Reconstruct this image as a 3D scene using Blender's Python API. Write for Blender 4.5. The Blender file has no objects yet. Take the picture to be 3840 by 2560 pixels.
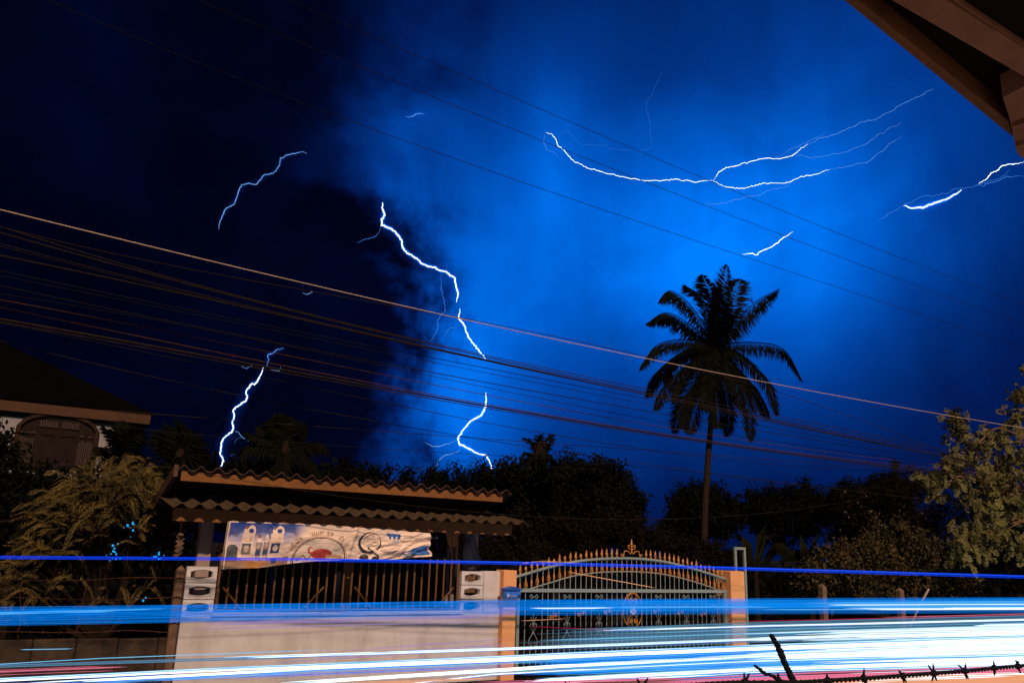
import bpy, math, random
import numpy as np
from mathutils import Vector, Matrix, noise as mnoise

# ------------------------------------------------------------------ camera, sky, sun, exposure
sc = bpy.context.scene
C = sc.collection
FPX, CX, CY = 3045.0, 1920.0, 1280.0
_X = np.array([5265.0, -957.0, -FPX]); _X /= np.linalg.norm(_X)
_Z = np.array([380.0, 11780.0, -FPX]); _Z -= _X * (_Z @ _X); _Z /= np.linalg.norm(_Z)
_Y = np.cross(_Z, _X)
ROT = np.stack([_X, _Y, _Z])
EYE = np.array([0.0, 0.0, 2.15])

cam_d = bpy.data.cameras.new('camera'); cam = bpy.data.objects.new('camera', cam_d); C.objects.link(cam)
cam_d.sensor_width = 36.0; cam_d.lens = FPX / 3840.0 * 36.0
cam_d.clip_start = 0.05; cam_d.clip_end = 9000
M4 = Matrix([[*ROT[i], EYE[i]] for i in range(3)] + [[0, 0, 0, 1]])
cam.matrix_world = M4
sc.camera = cam

def ray(x, y):
    """direction through a point of the 2352 x 1568 measuring frame"""
    s = 3840 / 2352
    return ROT @ np.array([(x * s - CX) / FPX, -(y * s - CY) / FPX, -1.0])
def P(x, y, Yd):
    d = ray(x, y); return EYE + d * (Yd - EYE[1]) / d[1]
def PZ(x, y, h):
    d = ray(x, y); return EYE + d * (h - EYE[2]) / d[2]
def azel(x, y):
    d = ray(x, y); d /= np.linalg.norm(d)
    return math.atan2(d[0], d[1]), math.asin(d[2])
def mpp(p):
    """metres that one measuring-frame pixel covers at a point"""
    return float(np.dot(np.asarray(p) - EYE, ROT @ np.array([0, 0, -1.0]))) / (FPX * 2352 / 3840)

SUN_EL, SUN_AZ = math.radians(44), math.radians(-166)   # azimuth measured from +Y towards +X: lamp light from behind the camera, a little left
world = bpy.data.worlds.new('World'); sc.world = world; world.use_nodes = True
wt = world.node_tree; wt.nodes.clear()
class NB:
    def __init__(s, t): s.t = t
    def n(s, typ, **kw):
        n = s.t.nodes.new(typ)
        for k, v in kw.items(): setattr(n, k, v)
        return n
    def put(s, sock, v):
        if hasattr(v, 'is_output') or isinstance(v, bpy.types.NodeSocket): s.t.links.new(v, sock)
        else: sock.default_value = v
    def m(s, op, a, b=None, c=None):
        n = s.n('ShaderNodeMath', operation=op); s.put(n.inputs[0], a)
        if b is not None: s.put(n.inputs[1], b)
        if c is not None: s.put(n.inputs[2], c)
        return n.outputs[0]
    def mix(s, f, a, b):
        n = s.n('ShaderNodeMix', data_type='RGBA'); s.put(n.inputs[0], f); s.put(n.inputs[6], a); s.put(n.inputs[7], b)
        return n.outputs[2]
    def noise(s, vec, scale, detail=4, rough=.5, dist=0.0):
        n = s.n('ShaderNodeTexNoise'); s.put(n.inputs['Vector'], vec); n.inputs['Scale'].default_value = scale
        n.inputs['Detail'].default_value = detail; n.inputs['Roughness'].default_value = rough; n.inputs['Distortion'].default_value = dist
        return n.outputs[0]
    def ramp(s, f, stops):
        n = s.n('ShaderNodeValToRGB'); s.put(n.inputs[0], f); e = n.color_ramp.elements
        while len(e) < len(stops): e.new(.5)
        for el, (p, c) in zip(e, stops): el.position = p; el.color = (*c, 1)
        return n.outputs[0]
w = NB(wt)
tc = w.n('ShaderNodeTexCoord'); nrm = w.n('ShaderNodeVectorMath', operation='NORMALIZE'); wt.links.new(tc.outputs['Generated'], nrm.inputs[0])
sep = w.n('ShaderNodeSeparateXYZ'); wt.links.new(nrm.outputs[0], sep.inputs[0])
AZ = w.m('ARCTAN2', sep.outputs[0], sep.outputs[1]); EL = w.m('ARCSINE', sep.outputs[2])
nvec = nrm.outputs[0]
n1 = w.noise(nvec, 7.0, 8, .58, .35); n2 = w.noise(nvec, 2.6, 3, .5); n3 = w.noise(nvec, 15.0, 6, .6, .2)
# edge of the lit cloud: bearing as a function of height
EDGE = [(0, 800), (120, 765), (200, 715), (300, 680), (400, 705), (470, 820), (560, 880), (640, 930), (720, 975), (800, 975), (870, 950), (950, 905), (1040, 870), (1120, 850)]
el0, el1, az0, az1 = azel(800, 1200)[1], azel(700, -60)[1], -.4, .6
cv = w.n('ShaderNodeFloatCurve'); pts = []
for y, x in EDGE:
    a, e = azel(x, y); pts.append(((e - el0) / (el1 - el0), (a - az0) / (az1 - az0)))
pts.sort(); cu = cv.mapping.curves[0]
for i, (px, py) in enumerate(pts):
    if i < 2: cu.points[i].location = (px, py)
    else: cu.points.new(px, py)
cv.mapping.update()
w.put(cv.inputs['Value'], w.m('DIVIDE', w.m('SUBTRACT', EL, el0), el1 - el0))
AB = w.m('ADD', w.m('MULTIPLY', cv.outputs[0], az1 - az0), az0)
off = w.m('SUBTRACT', AZ, AB)
off = w.m('ADD', off, w.m('MULTIPLY', w.m('SUBTRACT', n1, .5), .34))
off = w.m('ADD', off, w.m('MULTIPLY', w.m('SUBTRACT', n3, .5), .15))
wid = w.n('ShaderNodeMapRange', interpolation_type='SMOOTHSTEP'); w.put(wid.inputs[0], EL)
wid.inputs[1].default_value = azel(900, 750)[1]; wid.inputs[2].default_value = azel(800, 150)[1]; wid.inputs[3].default_value = .07; wid.inputs[4].default_value = .19
msk = w.n('ShaderNodeMapRange', interpolation_type='SMOOTHSTEP'); w.put(msk.inputs[0], off)
w.put(msk.inputs[1], w.m('MULTIPLY', wid.outputs[0], -.35)); w.put(msk.inputs[2], w.m('MULTIPLY', wid.outputs[0], 1.0))
MASK = msk.outputs[0]
# light of the discharges inside the cloud (bearing, height, spread, strength)
GLOW = [(1690, 560, 270, 175, .66), (1650, 400, 420, 300, .22), (1240, 430, 150, 240, .20), (1070, 930, 100, 170, .50), (885, 490, 70, 60, .34),
        (960, 290, 110, 100, .20), (1040, 620, 120, 130, .25), (1300, 800, 330, 260, .20), (2000, 300, 220, 220, .12), (1260, 310, 45, 120, .10),
        (1900, 900, 420, 260, .06), (1750, 0, 500, 240, .08), (1500, 180, 120, 90, -.08), (880, 60, 300, 200, .03)]
tot = None
for (x, y, sx, sy, amp) in GLOW:
    a, e = azel(x, y)
    a2, _ = azel(x + 40, y); _, e2 = azel(x, y - 40)
    ka, ke = abs(a2 - a) / 40, abs(e2 - e) / 40
    da = w.m('DIVIDE', w.m('SUBTRACT', AZ, a), sx * ka); de = w.m('DIVIDE', w.m('SUBTRACT', EL, e), sy * ke)
    r2 = w.m('ADD', w.m('MULTIPLY', da, da), w.m('MULTIPLY', de, de))
    g = w.m('MULTIPLY', w.m('EXPONENT', w.m('MULTIPLY', r2, -.5)), amp)
    tot = g if tot is None else w.m('ADD', tot, g)
cmb = w.n('ShaderNodeCombineXYZ'); w.put(cmb.inputs[0], w.m('MULTIPLY', AZ, 9.0)); w.put(cmb.inputs[1], w.m('MULTIPLY', EL, 1.6))
n4 = w.noise(cmb.outputs[0], 1.0, 5, .55, .3)
puff = w.m('ADD', w.m('ADD', .75, w.m('MULTIPLY', w.m('SUBTRACT', n4, .5), .55)), w.m('MULTIPLY', n2, .5)); puff = w.m('ADD', puff, w.m('MULTIPLY', w.m('SUBTRACT', n1, .5), .95))
LIT = w.m('MULTIPLY', w.m('MULTIPLY', w.m('MAXIMUM', tot, 0.0), MASK), w.m('MAXIMUM', puff, .25))
faint = w.m('MULTIPLY', w.m('MULTIPLY', w.m('ADD', .1, n2), n1), .05)
INT = w.m('ADD', LIT, faint)
col = w.ramp(INT, [(0, (0, 0, 0)), (.012, (.0002, .0008, .008)), (.1, (.0004, .0105, .092)), (.3, (.0004, .045, .30)), (.6, (.0, .11, .62)), (1.0, (.0, .215, 1.05))])
sky = w.n('ShaderNodeTexSky', sky_type='NISHITA'); sky.sun_disc = False; sky.sun_elevation = SUN_EL; sky.sun_rotation = SUN_AZ
bg = w.n('ShaderNodeBackground'); wt.links.new(col, bg.inputs[0]); bg.inputs[1].default_value = 1.0
bg2 = w.n('ShaderNodeBackground'); wt.links.new(sky.outputs[0], bg2.inputs[0]); bg2.inputs[1].default_value = .00004
ad = w.n('ShaderNodeAddShader'); wt.links.new(bg.outputs[0], ad.inputs[0]); wt.links.new(bg2.outputs[0], ad.inputs[1])
wo = w.n('ShaderNodeOutputWorld'); wt.links.new(ad.outputs[0], wo.inputs[0])

sun_d = bpy.data.lights.new('sun', 'SUN'); sun = bpy.data.objects.new('sun', sun_d); C.objects.link(sun)
sun_d.energy = 3.3; sun_d.angle = math.radians(.6); sun_d.color = (1.0, .69, .50)
sd = Vector((math.sin(SUN_AZ) * math.cos(SUN_EL), math.cos(SUN_AZ) * math.cos(SUN_EL), math.sin(SUN_EL)))
sun.rotation_euler = sd.to_track_quat('Z', 'Y').to_euler()
sc.view_settings.view_transform = 'Standard'; sc.view_settings.look = 'None'; sc.view_settings.exposure = 0; sc.view_settings.gamma = 1
sc.view_settings.use_curve_mapping = False
sc.cycles.use_denoising = True; sc.cycles.max_bounces = 6; sc.cycles.diffuse_bounces = 3
sc.cycles.sample_clamp_indirect = 3.0

# ------------------------------------------------------------------ helpers
rnd = random.Random(7); rng = np.random.default_rng(7)
def mat(name, c1, c2=None, rough=.7, scale=6.0, metal=0.0, bump=0.0, bscale=40.0, coord='Object', spec=.3, island=False):
    m = bpy.data.materials.new(name); m.use_nodes = True; t = m.node_tree; b = t.nodes['Principled BSDF']; q = NB(t)
    tcn = q.n('ShaderNodeTexCoord'); v = tcn.outputs[coord]
    if c2 is None: c2 = tuple(x * .72 for x in c1)
    f = q.noise(v, scale, 6, .6)
    f = q.m('MULTIPLY', q.m('SUBTRACT', f, .3), 2.4)
    if island:
        gi = q.n('ShaderNodeNewGeometry'); f = q.m('ADD', q.m('MULTIPLY', f, .35), q.m('MULTIPLY', gi.outputs['Random Per Island'], .7))
    f = q.m('MINIMUM', q.m('MAXIMUM', f, 0.0), 1.0)
    t.links.new(q.mix(f, (*c1, 1), (*c2, 1)), b.inputs['Base Color'])
    b.inputs['Roughness'].default_value = rough; b.inputs['Metallic'].default_value = metal; b.inputs['Specular IOR Level'].default_value = spec
    if bump > 0:
        bn = q.n('ShaderNodeBump'); bn.inputs['Strength'].default_value = bump; bn.inputs['Distance'].default_value = .02
        t.links.new(q.noise(v, bscale, 5, .65), bn.inputs['Height']); t.links.new(bn.outputs[0], b.inputs['Normal'])
    return m
def emit(name, c, s=1.0, sample='AUTO'):
    m = bpy.data.materials.new(name); m.use_nodes = True; t = m.node_tree; t.nodes.clear()
    e = t.nodes.new('ShaderNodeEmission'); e.inputs[0].default_value = (*c, 1); e.inputs[1].default_value = s
    o = t.nodes.new('ShaderNodeOutputMaterial'); t.links.new(e.outputs[0], o.inputs[0])
    m.cycles.emission_sampling = sample
    return m
def wloc(o): return o.location if o is not None and o.type == 'EMPTY' else Vector((0, 0, 0))
def adopt(o, parent):
    if parent is not None:
        o.parent = parent
        if parent.type == 'EMPTY': o.matrix_parent_inverse = Matrix.Translation(-parent.location)
        else: o.matrix_parent_inverse = parent.matrix_basis.inverted() if parent.get('placed') else Matrix.Identity(4)
def np_obj(name, V, faces, material, parent=None, smooth=False):
    V = np.asarray(V, dtype=np.float32).reshape(-1, 3)
    me = bpy.data.meshes.new(name)
    if isinstance(faces, np.ndarray):
        k = faces.shape[1]; nf = len(faces)
        me.vertices.add(len(V)); me.vertices.foreach_set('co', V.ravel())
        me.loops.add(nf * k); me.loops.foreach_set('vertex_index', faces.astype(np.int32).ravel())
        me.polygons.add(nf); me.polygons.foreach_set('loop_start', np.arange(0, nf * k, k, dtype=np.int32))
        me.polygons.foreach_set('loop_total', np.full(nf, k, dtype=np.int32)); me.update(calc_edges=True); me.validate()
    else:
        me.from_pydata([tuple(map(float, v)) for v in V], [], faces); me.update()
    if smooth: me.polygons.foreach_set('use_smooth', [True] * len(me.polygons))
    me.materials.append(material)
    o = bpy.data.objects.new(name, me); C.objects.link(o); adopt(o, parent)
    return o
def inst(name, me, loc, parent, rot=(0, 0, 0), scale=(1, 1, 1)):
    o = bpy.data.objects.new(name, me); C.objects.link(o); o.location = loc; o.rotation_euler = rot; o.scale = scale; adopt(o, parent)
    return o
def tag(o, label=None, cat=None, group=None, kind=None):
    for k, v in (('label', label), ('category', cat), ('group', group), ('kind', kind)):
        if v: o[k] = v
    return o
def thing(name, loc, label, cat, group=None):
    o = bpy.data.objects.new(name, None); C.objects.link(o); o.location = Vector([float(v) for v in loc]); o.empty_display_size = .2
    return tag(o, label, cat, group)
class MB:
    def __init__(s): s.v = []; s.f = []
    def add(s, vs, fs):
        b = len(s.v); s.v += [tuple(map(float, v)) for v in vs]; s.f += [[i + b for i in f] for f in fs]
    def box(s, x0, x1, y0, y1, z0, z1):
        s.add([(x0, y0, z0), (x1, y0, z0), (x1, y1, z0), (x0, y1, z0), (x0, y0, z1), (x1, y0, z1), (x1, y1, z1), (x0, y1, z1)],
              [[0, 3, 2, 1], [4, 5, 6, 7], [0, 1, 5, 4], [1, 2, 6, 5], [2, 3, 7, 6], [3, 0, 4, 7]]); return s
    def bbox(s, x0, x1, y0, y1, z0, z1, b=.008):
        """box with chamfered vertical and top edges"""
        def ring(z, i): return [(x0 + i, y0, z), (x1 - i, y0, z), (x1, y0 + i, z), (x1, y1 - i, z), (x1 - i, y1, z), (x0 + i, y1, z), (x0, y1 - i, z), (x0, y0 + i, z)]
        def ins(r): cx, cy = (x0 + x1) / 2, (y0 + y1) / 2; return [(x + (b if x < cx else -b), y + (b if y < cy else -b), z + b) for x, y, z in r]
        r0 = ring(z0, b); r1 = ring(z1 - b, b); r2 = ins(r1)
        fs = [list(range(7, -1, -1)), list(range(16, 24))]
        for k in range(2):
            for i in range(8): j = (i + 1) % 8; fs.append([k * 8 + i, k * 8 + j, k * 8 + 8 + j, k * 8 + 8 + i])
        s.add(r0 + r1 + r2, fs); return s
    def tube(s, pts, r, n=6, caps=True, flat=None):
        pts = [np.asarray(p, float) for p in pts]; m = len(pts)
        rs = [r] * m if np.isscalar(r) else list(r); vs = []; prev = None
        for i in range(m):
            T = pts[min(i + 1, m - 1)] - pts[max(i - 1, 0)]; T /= (np.linalg.norm(T) + 1e-12)
            if prev is None:
                a = np.array([0, 0, 1.0]) if abs(T[2]) < .9 else np.array([1.0, 0, 0]); N = np.cross(T, a)
            else: N = prev - T * (prev @ T)
            N /= (np.linalg.norm(N) + 1e-12); prev = N; B = np.cross(T, N)
            for k in range(n):
                a = 2 * math.pi * k / n; vs.append(pts[i] + rs[i] * (math.cos(a) * N + math.sin(a) * B))
        fs = []
        for i in range(m - 1):
            for k in range(n): fs.append([i * n + k, i * n + (k + 1) % n, (i + 1) * n + (k + 1) % n, (i + 1) * n + k])
        if caps: fs.append(list(range(n - 1, -1, -1))); fs.append([(m - 1) * n + k for k in range(n)])
        s.add(vs, fs); return s
    def lathe(s, c, prof, n=8):
        pts = [np.array([c[0], c[1], c[2] + z]) for z, r in prof]
        vs = []
        for p, (z, r) in zip(pts, prof):
            for k in range(n): a = 2 * math.pi * k / n; vs.append(p + np.array([r * math.cos(a), r * math.sin(a), 0]))
        fs = [[i * n + k, i * n + (k + 1) % n, (i + 1) * n + (k + 1) % n, (i + 1) * n + k] for i in range(len(prof) - 1) for k in range(n)]
        fs.append(list(range(n - 1, -1, -1))); fs.append([(len(prof) - 1) * n + k for k in range(n)])
        s.add(vs, fs); return s
    def extrude(s, poly, d):
        """poly: list of 3D points, extruded along vector d"""
        n = len(poly); poly = [np.asarray(p, float) for p in poly]; d = np.asarray(d, float)
        s.add(poly + [p + d for p in poly], [list(range(n - 1, -1, -1)), list(range(n, 2 * n))] + [[i, (i + 1) % n, n + (i + 1) % n, n + i] for i in range(n)]); return s
    def build(s, name, material, parent=None, smooth=False): return np_obj(name, s.v, s.f, material, parent, smooth)
def cr(pts, n=8):
    """Catmull-Rom through points"""
    p = [np.asarray(q, float) for q in pts]; p = [2 * p[0] - p[1]] + p + [2 * p[-1] - p[-2]]; out = []
    for i in range(1, len(p) - 2):
        for k in range(n):
            t = k / n; out.append(.5 * (2 * p[i] + (p[i + 1] - p[i - 1]) * t + (2 * p[i - 1] - 5 * p[i] + 4 * p[i + 1] - p[i + 2]) * t * t + (3 * p[i] - p[i - 1] - 3 * p[i + 1] + p[i + 2]) * t ** 3))
    return out + [p[-2]]
ORD = ['first', 'second', 'third', 'fourth', 'fifth', 'sixth', 'seventh', 'eighth', 'ninth', 'tenth', 'eleventh', 'twelfth', 'thirteenth', 'fourteenth', 'fifteenth', 'sixteenth', 'seventeenth', 'eighteenth', 'nineteenth', 'twentieth', 'twenty-first', 'twenty-second']

# ------------------------------------------------------------------ materials
M_soil = mat('soil', (.016, .012, .008), (.008, .009, .005), .95, 2.0, bump=.6, bscale=12, spec=.05)
M_asph = mat('asphalt', (.055, .053, .05), (.038, .037, .036), .8, 9, bump=.4, bscale=120)
M_white = mat('white_render', (.70, .66, .64), (.58, .54, .52), .85, 2.2, bump=.15, bscale=60)
def weather(m, amount, col):
    """rain streaks, splash dirt and hairline patches with their own shapes"""
    t = m.node_tree; q = NB(t); b = t.nodes['Principled BSDF']; src = b.inputs['Base Color'].links[0].from_socket
    tcn = q.n('ShaderNodeTexCoord'); mp = q.n('ShaderNodeMapping'); mp.inputs['Scale'].default_value = (1.9, 1, .4); t.links.new(tcn.outputs['Object'], mp.inputs[0])
    a = q.noise(mp.outputs[0], 2.2, 6, .62); b2 = q.noise(tcn.outputs['Object'], 1.3, 8, .7)
    f = q.m('MULTIPLY', q.m('MAXIMUM', q.m('SUBTRACT', a, .48), 0.0), 4.0); g_ = q.m('MULTIPLY', q.m('MAXIMUM', q.m('SUBTRACT', b2, .52), 0.0), 4.5)
    f = q.m('MINIMUM', q.m('MULTIPLY', q.m('ADD', f, g_), amount), .85)
    t.links.new(q.mix(f, src, (*col, 1)), b.inputs['Base Color'])
weather(M_white, .5, (.36, .30, .26))
M_block = mat('vent_block_paint', (.72, .69, .67), (.60, .57, .55), .85, 8.0, bump=.2, bscale=80); weather(M_block, .4, (.36, .30, .26))
M_orange = mat('orange_paint', (.86, .42, .17), (.80, .37, .14), .75, 4.0, bump=.08, bscale=50)
M_conc = mat('old_concrete', (.21, .125, .075), (.10, .06, .036), .95, 14, bump=.6, bscale=45)
M_dirty = mat('stained_concrete', (.085, .06, .042), (.018, .014, .012), .95, 3.2, bump=.6, bscale=35, spec=.05)
M_tile_up = mat('brown_tile', (.13, .075, .05), (.075, .042, .03), .75, 9, bump=.3, bscale=60, spec=.05)
M_tile_lo = mat('moss_tile', (.10, .066, .038), (.05, .034, .021), .85, 7, bump=.4, bscale=50, spec=.05)
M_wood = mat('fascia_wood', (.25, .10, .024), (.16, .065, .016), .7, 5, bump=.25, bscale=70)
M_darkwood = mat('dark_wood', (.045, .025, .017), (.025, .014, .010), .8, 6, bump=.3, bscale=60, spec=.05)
M_brownbar = mat('brown_bar_paint', (.17, .075, .02), (.11, .048, .014), .6, 20)
M_plaster = mat('pale_plaster', (.36, .27, .24), (.27, .20, .17), .85, 7, bump=.2)
M_gate = mat('pale_green_gate_paint', (.27, .34, .33), (.22, .28, .27), .5, 25, spec=.4)
M_gold = mat('orange_gold_paint', (.62, .25, .04), (.5, .19, .03), .45, 30, spec=.5)
M_rose = mat('white_rosette_paint', (.75, .72, .70), (.6, .55, .52), .6, 20)
M_blue = mat('mailbox_blue', (.03, .19, .75), (.025, .16, .65), .45, 15, spec=.5)
M_ink = mat('white_print', (.8, .75, .7), None, .6)
M_black = mat('black_plastic', (.02, .02, .022), None, .5)
M_wire = mat('dark_cable', (.018, .015, .014), (.010, .009, .008), .6, 5, spec=.05)
M_wire_l = mat('pale_cable', (.62, .48, .38), (.5, .38, .3), .6, 5)
M_wire_m = mat('brown_cable', (.034, .024, .015), (.02, .014, .009), .6, 5, spec=.05)  # cable colour darkened in place of dimmer light along the road
M_wire_r = mat('rust_cable', (.10, .042, .026), (.05, .02, .013), .6, 8, spec=.05)
M_rust = mat('rusty_wire', (.10, .045, .022), (.05, .022, .013), .8, 30, spec=.05)
M_iron = mat('dark_barbed_iron', (.012, .013, .02), (.007, .008, .012), .7, 60, spec=.1)
M_house = mat('house_white', (.30, .29, .30), (.24, .235, .245), .9, 1.5)
M_teal = mat('house_teal_band', (.02, .055, .075), (.015, .045, .06), .8, 2)
M_hroof = mat('house_roof', (.0032, .0026, .0026), (.002, .0016, .0016), .95, 4, spec=0)  # roof darkened in colour to stay a silhouette under the even sun
M_hfas = mat('house_fascia', (.09, .04, .018), (.055, .026, .013), .8, 3)
M_shut = mat('shutter_wood', (.024, .014, .012), (.014, .009, .008), .7, 4, spec=.05)
M_slat = mat('shutter_pale_slat', (.062, .038, .033), (.035, .02, .018), .7, 5)
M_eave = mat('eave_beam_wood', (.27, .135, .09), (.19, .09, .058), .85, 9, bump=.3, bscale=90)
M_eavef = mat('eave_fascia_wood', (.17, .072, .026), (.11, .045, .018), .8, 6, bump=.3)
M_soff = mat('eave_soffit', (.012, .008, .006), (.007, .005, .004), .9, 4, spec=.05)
M_trunk = mat('palm_trunk', (.035, .022, .017), (.018, .012, .010), .9, 10, bump=.5, bscale=25, spec=.05)
M_bark = mat('bark', (.02, .014, .010), (.012, .008, .006), .9, 10, bump=.5, bscale=30, spec=.05)
M_barkl = mat('reddish_bark', (.22, .11, .06), (.14, .07, .04), .85, 10)
L_black = mat('leaf_silhouette_black', (.007, .0085, .0055), (.003, .0036, .0026), .7, 1.0, island=True, spec=.015)  # leaf colour blackened in place of lamp light fading with distance
L_dark = mat('leaf_silhouette_dark', (.009, .010, .0065), (.004, .0048, .0032), .7, 1.0, island=True, spec=.015)  # unlit distance put into the leaf colour, darker than the leaves
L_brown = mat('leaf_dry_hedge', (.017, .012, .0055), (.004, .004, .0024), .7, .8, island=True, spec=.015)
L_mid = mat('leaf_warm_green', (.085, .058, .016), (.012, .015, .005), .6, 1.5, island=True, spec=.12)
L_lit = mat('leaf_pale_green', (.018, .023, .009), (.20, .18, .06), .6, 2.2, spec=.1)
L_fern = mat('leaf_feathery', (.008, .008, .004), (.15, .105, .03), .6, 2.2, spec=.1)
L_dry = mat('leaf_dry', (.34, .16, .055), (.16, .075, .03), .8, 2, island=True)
L_palm = mat('palm_leaf', (.007, .0075, .0045), (.004, .0045, .003), .6, 1, island=True, spec=.015)  # palm kept a silhouette by darkening its colour instead of its light
L_ban = mat('banana_leaf', (.014, .013, .006), (.007, .008, .004), .6, 3, spec=.015)
M_flow = mat('pale_flower', (.16, .12, .12), (.1, .08, .08), .7, 3)

# ------------------------------------------------------------------ ground and road
g = MB(); g.add([(-3000, -3000, 0), (3000, -3000, 0), (3000, 5000, 0), (-3000, 5000, 0)], [[0, 1, 2, 3]]); tag(g.build('ground', M_soil), kind='structure')
g = MB(); g.add([(-200, 4.2, .006), (400, 4.2, .006), (400, 11.7, .006), (-200, 11.7, .006)], [[0, 1, 2, 3]]); tag(g.build('road', M_asph), kind='structure')
g = MB(); g.add([(-40, -30, .006), (60, -30, .006), (60, 4.0, .006), (-40, 4.0, .006)], [[0, 1, 2, 3]]); tag(g.build('bounce_yard', mat('pale_bounce_concrete', (.42, .40, .37), (.33, .31, .28), .9, 1.5, bump=.2)), kind='structure')  # pale yard added out of view to bounce light up onto the eave
g = MB(); g.box(-200, 400, 11.7, 12.0, -.1, .1); tag(g.build('kerb', M_conc), kind='structure')

# ------------------------------------------------------------------ white wall with vent blocks
D = 13.0
def X(px, py=1300, d=D): return float(P(px, py, d)[0])
def Zc(px, py, d=D): return float(P(px, py, d)[2])
XW0, XW1 = X(430), X(1155)
XP1, XP2 = X(502), X(1062)
ZT, ZL = Zc(1100, 1311), Zc(800, 1411)
wall = thing('garden_wall', ((XW0 + XW1) / 2, D, 0), 'low white rendered wall under the banner with a pierced pier at each end', 'wall')
MB().bbox(XW0, XW1, D, D + .14, 0, ZL).build('wall_panel', M_white, wall)
MB().bbox(XP1 - .03, XP2 + .04, D - .03, D + .17, ZL, ZL + .045).build('coping', M_white, wall)
def vent_block_mesh(wd, h):
    """block with a lens-shaped hole right through it"""
    b = MB(); dp = .11; hw, hh, cr_ = wd * .35, h * .155, h * .13
    hole = []
    for k in range(9): t = -1 + k / 4; hole.append((t * hw, hh + cr_ * (1 - t * t)))
    for k in range(9): t = 1 - k / 4; hole.append((t * hw, -hh - cr_ * (1 - t * t)))
    n = len(hole); e = .006
    def outer(i):
        x, z = hole[i]; top = i < 9; return (x / hw * wd / 2, h / 2 if top else -h / 2)
    for y, s in ((0, 1), (dp, -1)):
        o = [outer(i) for i in range(n)]
        o = [(x - e * np.sign(x), z - e * np.sign(z)) for x, z in o]
        b.add([(x, y, z) for x, z in o] + [(x, y, z) for x, z in hole], [])
    base = {}
    f = []
    for i in range(n):
        j = (i + 1) % n
        f.append([i, n + i, n + j, j]); f.append([2 * n + i, 2 * n + j, 3 * n + j, 3 * n + i])
        f.append([n + i, 3 * n + i, 3 * n + j, n + j]); f.append([i, j, 2 * n + j, 2 * n + i])
    b.f = f
    # thin raised frame round the hole
    o2 = b.build('vent_block', M_block); me = o2.data; bpy.data.objects.remove(o2)
    fr = MB(); loop = [np.array([x * 1.07, -.004, z * 1.10]) for x, z in hole]; loop.append(loop[0])
    fr.tube(loop, .0035, 4, caps=False)
    me2 = bpy.data.meshes.new('rim'); me2.from_pydata(fr.v, [], fr.f); me2.materials.append(M_block)
    return me, me2
hb = (ZT - ZL) / 3
for (xa, xb) in ((XW0, XP1), (XP2, X(1113))):
    me, me2 = vent_block_mesh(xb - xa, hb)
    for k in range(3):
        o = inst('vent_block', me, ((xa + xb) / 2 + rnd.uniform(-.004, .004), D + .01 + rnd.uniform(-.004, .004), ZL + hb * (k + .5)), wall)
        o['placed'] = 1
        r = bpy.data.objects.new('rim', me2); C.objects.link(r); r.parent = o
MB().bbox(X(1113) + .003, XW1, D + .004, D + .15, ZL + .001, ZT + .004).build('pier', M_white, wall)
# dark patch shadow gap at the gate post: narrow recess
# ------------------------------------------------------------------ gate posts
GY = 12.86
gx0, gx1 = X(1158, 1310, GY), X(1188, 1310, GY)
zt1 = Zc(1172, 1309, GY); zt2 = Zc(1690, 1311, GY)
gp = thing('gate_post', ((gx0 + gx1) / 2, GY, 0), 'square orange gate post that carries the blue mailbox', 'gate post', 'orange gate posts')
MB().bbox(gx0, gx1, GY, GY + .30, 0, zt1, .012).build('shaft', M_orange, gp)
hx0, hx1 = X(1697, 1311, GY), X(1710, 1311, GY)
px1 = X(1710, 1311, GY); px0 = px1 - .40
gp2 = thing('gate_post', ((px0 + px1) / 2, GY, 0), 'square orange gate post at the right end of the gate', 'gate post', 'orange gate posts')
_xa = X(1678, 1311, GY)
MB().bbox(_xa, px1, GY, GY + .45, 0, zt2, .012).build('shaft', M_orange, gp2)

# ------------------------------------------------------------------ sliding gate
GT = 13.02
def G4(x, y): return P((1850 + x * .4252) / 1.63265, (1950 + y * .4252) / 1.63265, GT)
arch = cr([G4(*p) for p in ((190, 502), (400, 440), (600, 388), (860, 348), (1100, 336), (1300, 341), (1500, 365), (1700, 410), (1900, 470), (2050, 520))], 8)
arch2 = cr([G4(*p) for p in ((320, 604), (500, 550), (700, 492), (900, 462), (1100, 452), (1300, 455), (1500, 475), (1700, 520), (1850, 566), (2010, 622))], 8)
zr = float((G4(250, 612)[2] + G4(2000, 628)[2]) / 2); gxa, gxb = float(G4(200, 612)[0]), float(G4(2050, 628)[0])
gate = thing('sliding_gate', ((gxa + gxb) / 2, GT, 0), 'wide pale green iron gate with arched top and orange spearheads between the posts', 'gate')
MB().tube(arch, .028, 8).build('top_rail', M_gate, gate, True)
MB().tube(arch2, .014, 6).build('arched_rail', M_gate, gate, True)
MB().bbox(gxa, gxb, GT - .03, GT + .03, zr - .03, zr + .03, .004).build('middle_rail', M_gate, gate)
MB().bbox(gxa, gxb, GT - .03, GT + .03, .10, .17, .004).build('bottom_rail', M_gate, gate)
for xx in (gxa + .02, gxb - .06): MB().bbox(xx, xx + .05, GT - .025, GT + .025, .17, zr - .03, .004).build('stile', M_gate, gate)
def zarch(x, A):
    for a, b in zip(A[:-1], A[1:]):
        if a[0] <= x <= b[0]: return float(a[2] + (b[2] - a[2]) * (x - a[0]) / (b[0] - a[0]))
    return float(A[0][2] if x < A[0][0] else A[-1][2])
def mesh_of(mb, name, material, smooth=False):
    o = mb.build(name, material, None, smooth); me = o.data; bpy.data.objects.remove(o); return me
bar_me = mesh_of(MB().tube([(0, 0, 0), (0, 0, 1)], .0085, 6), 'bar', M_gate)
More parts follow.
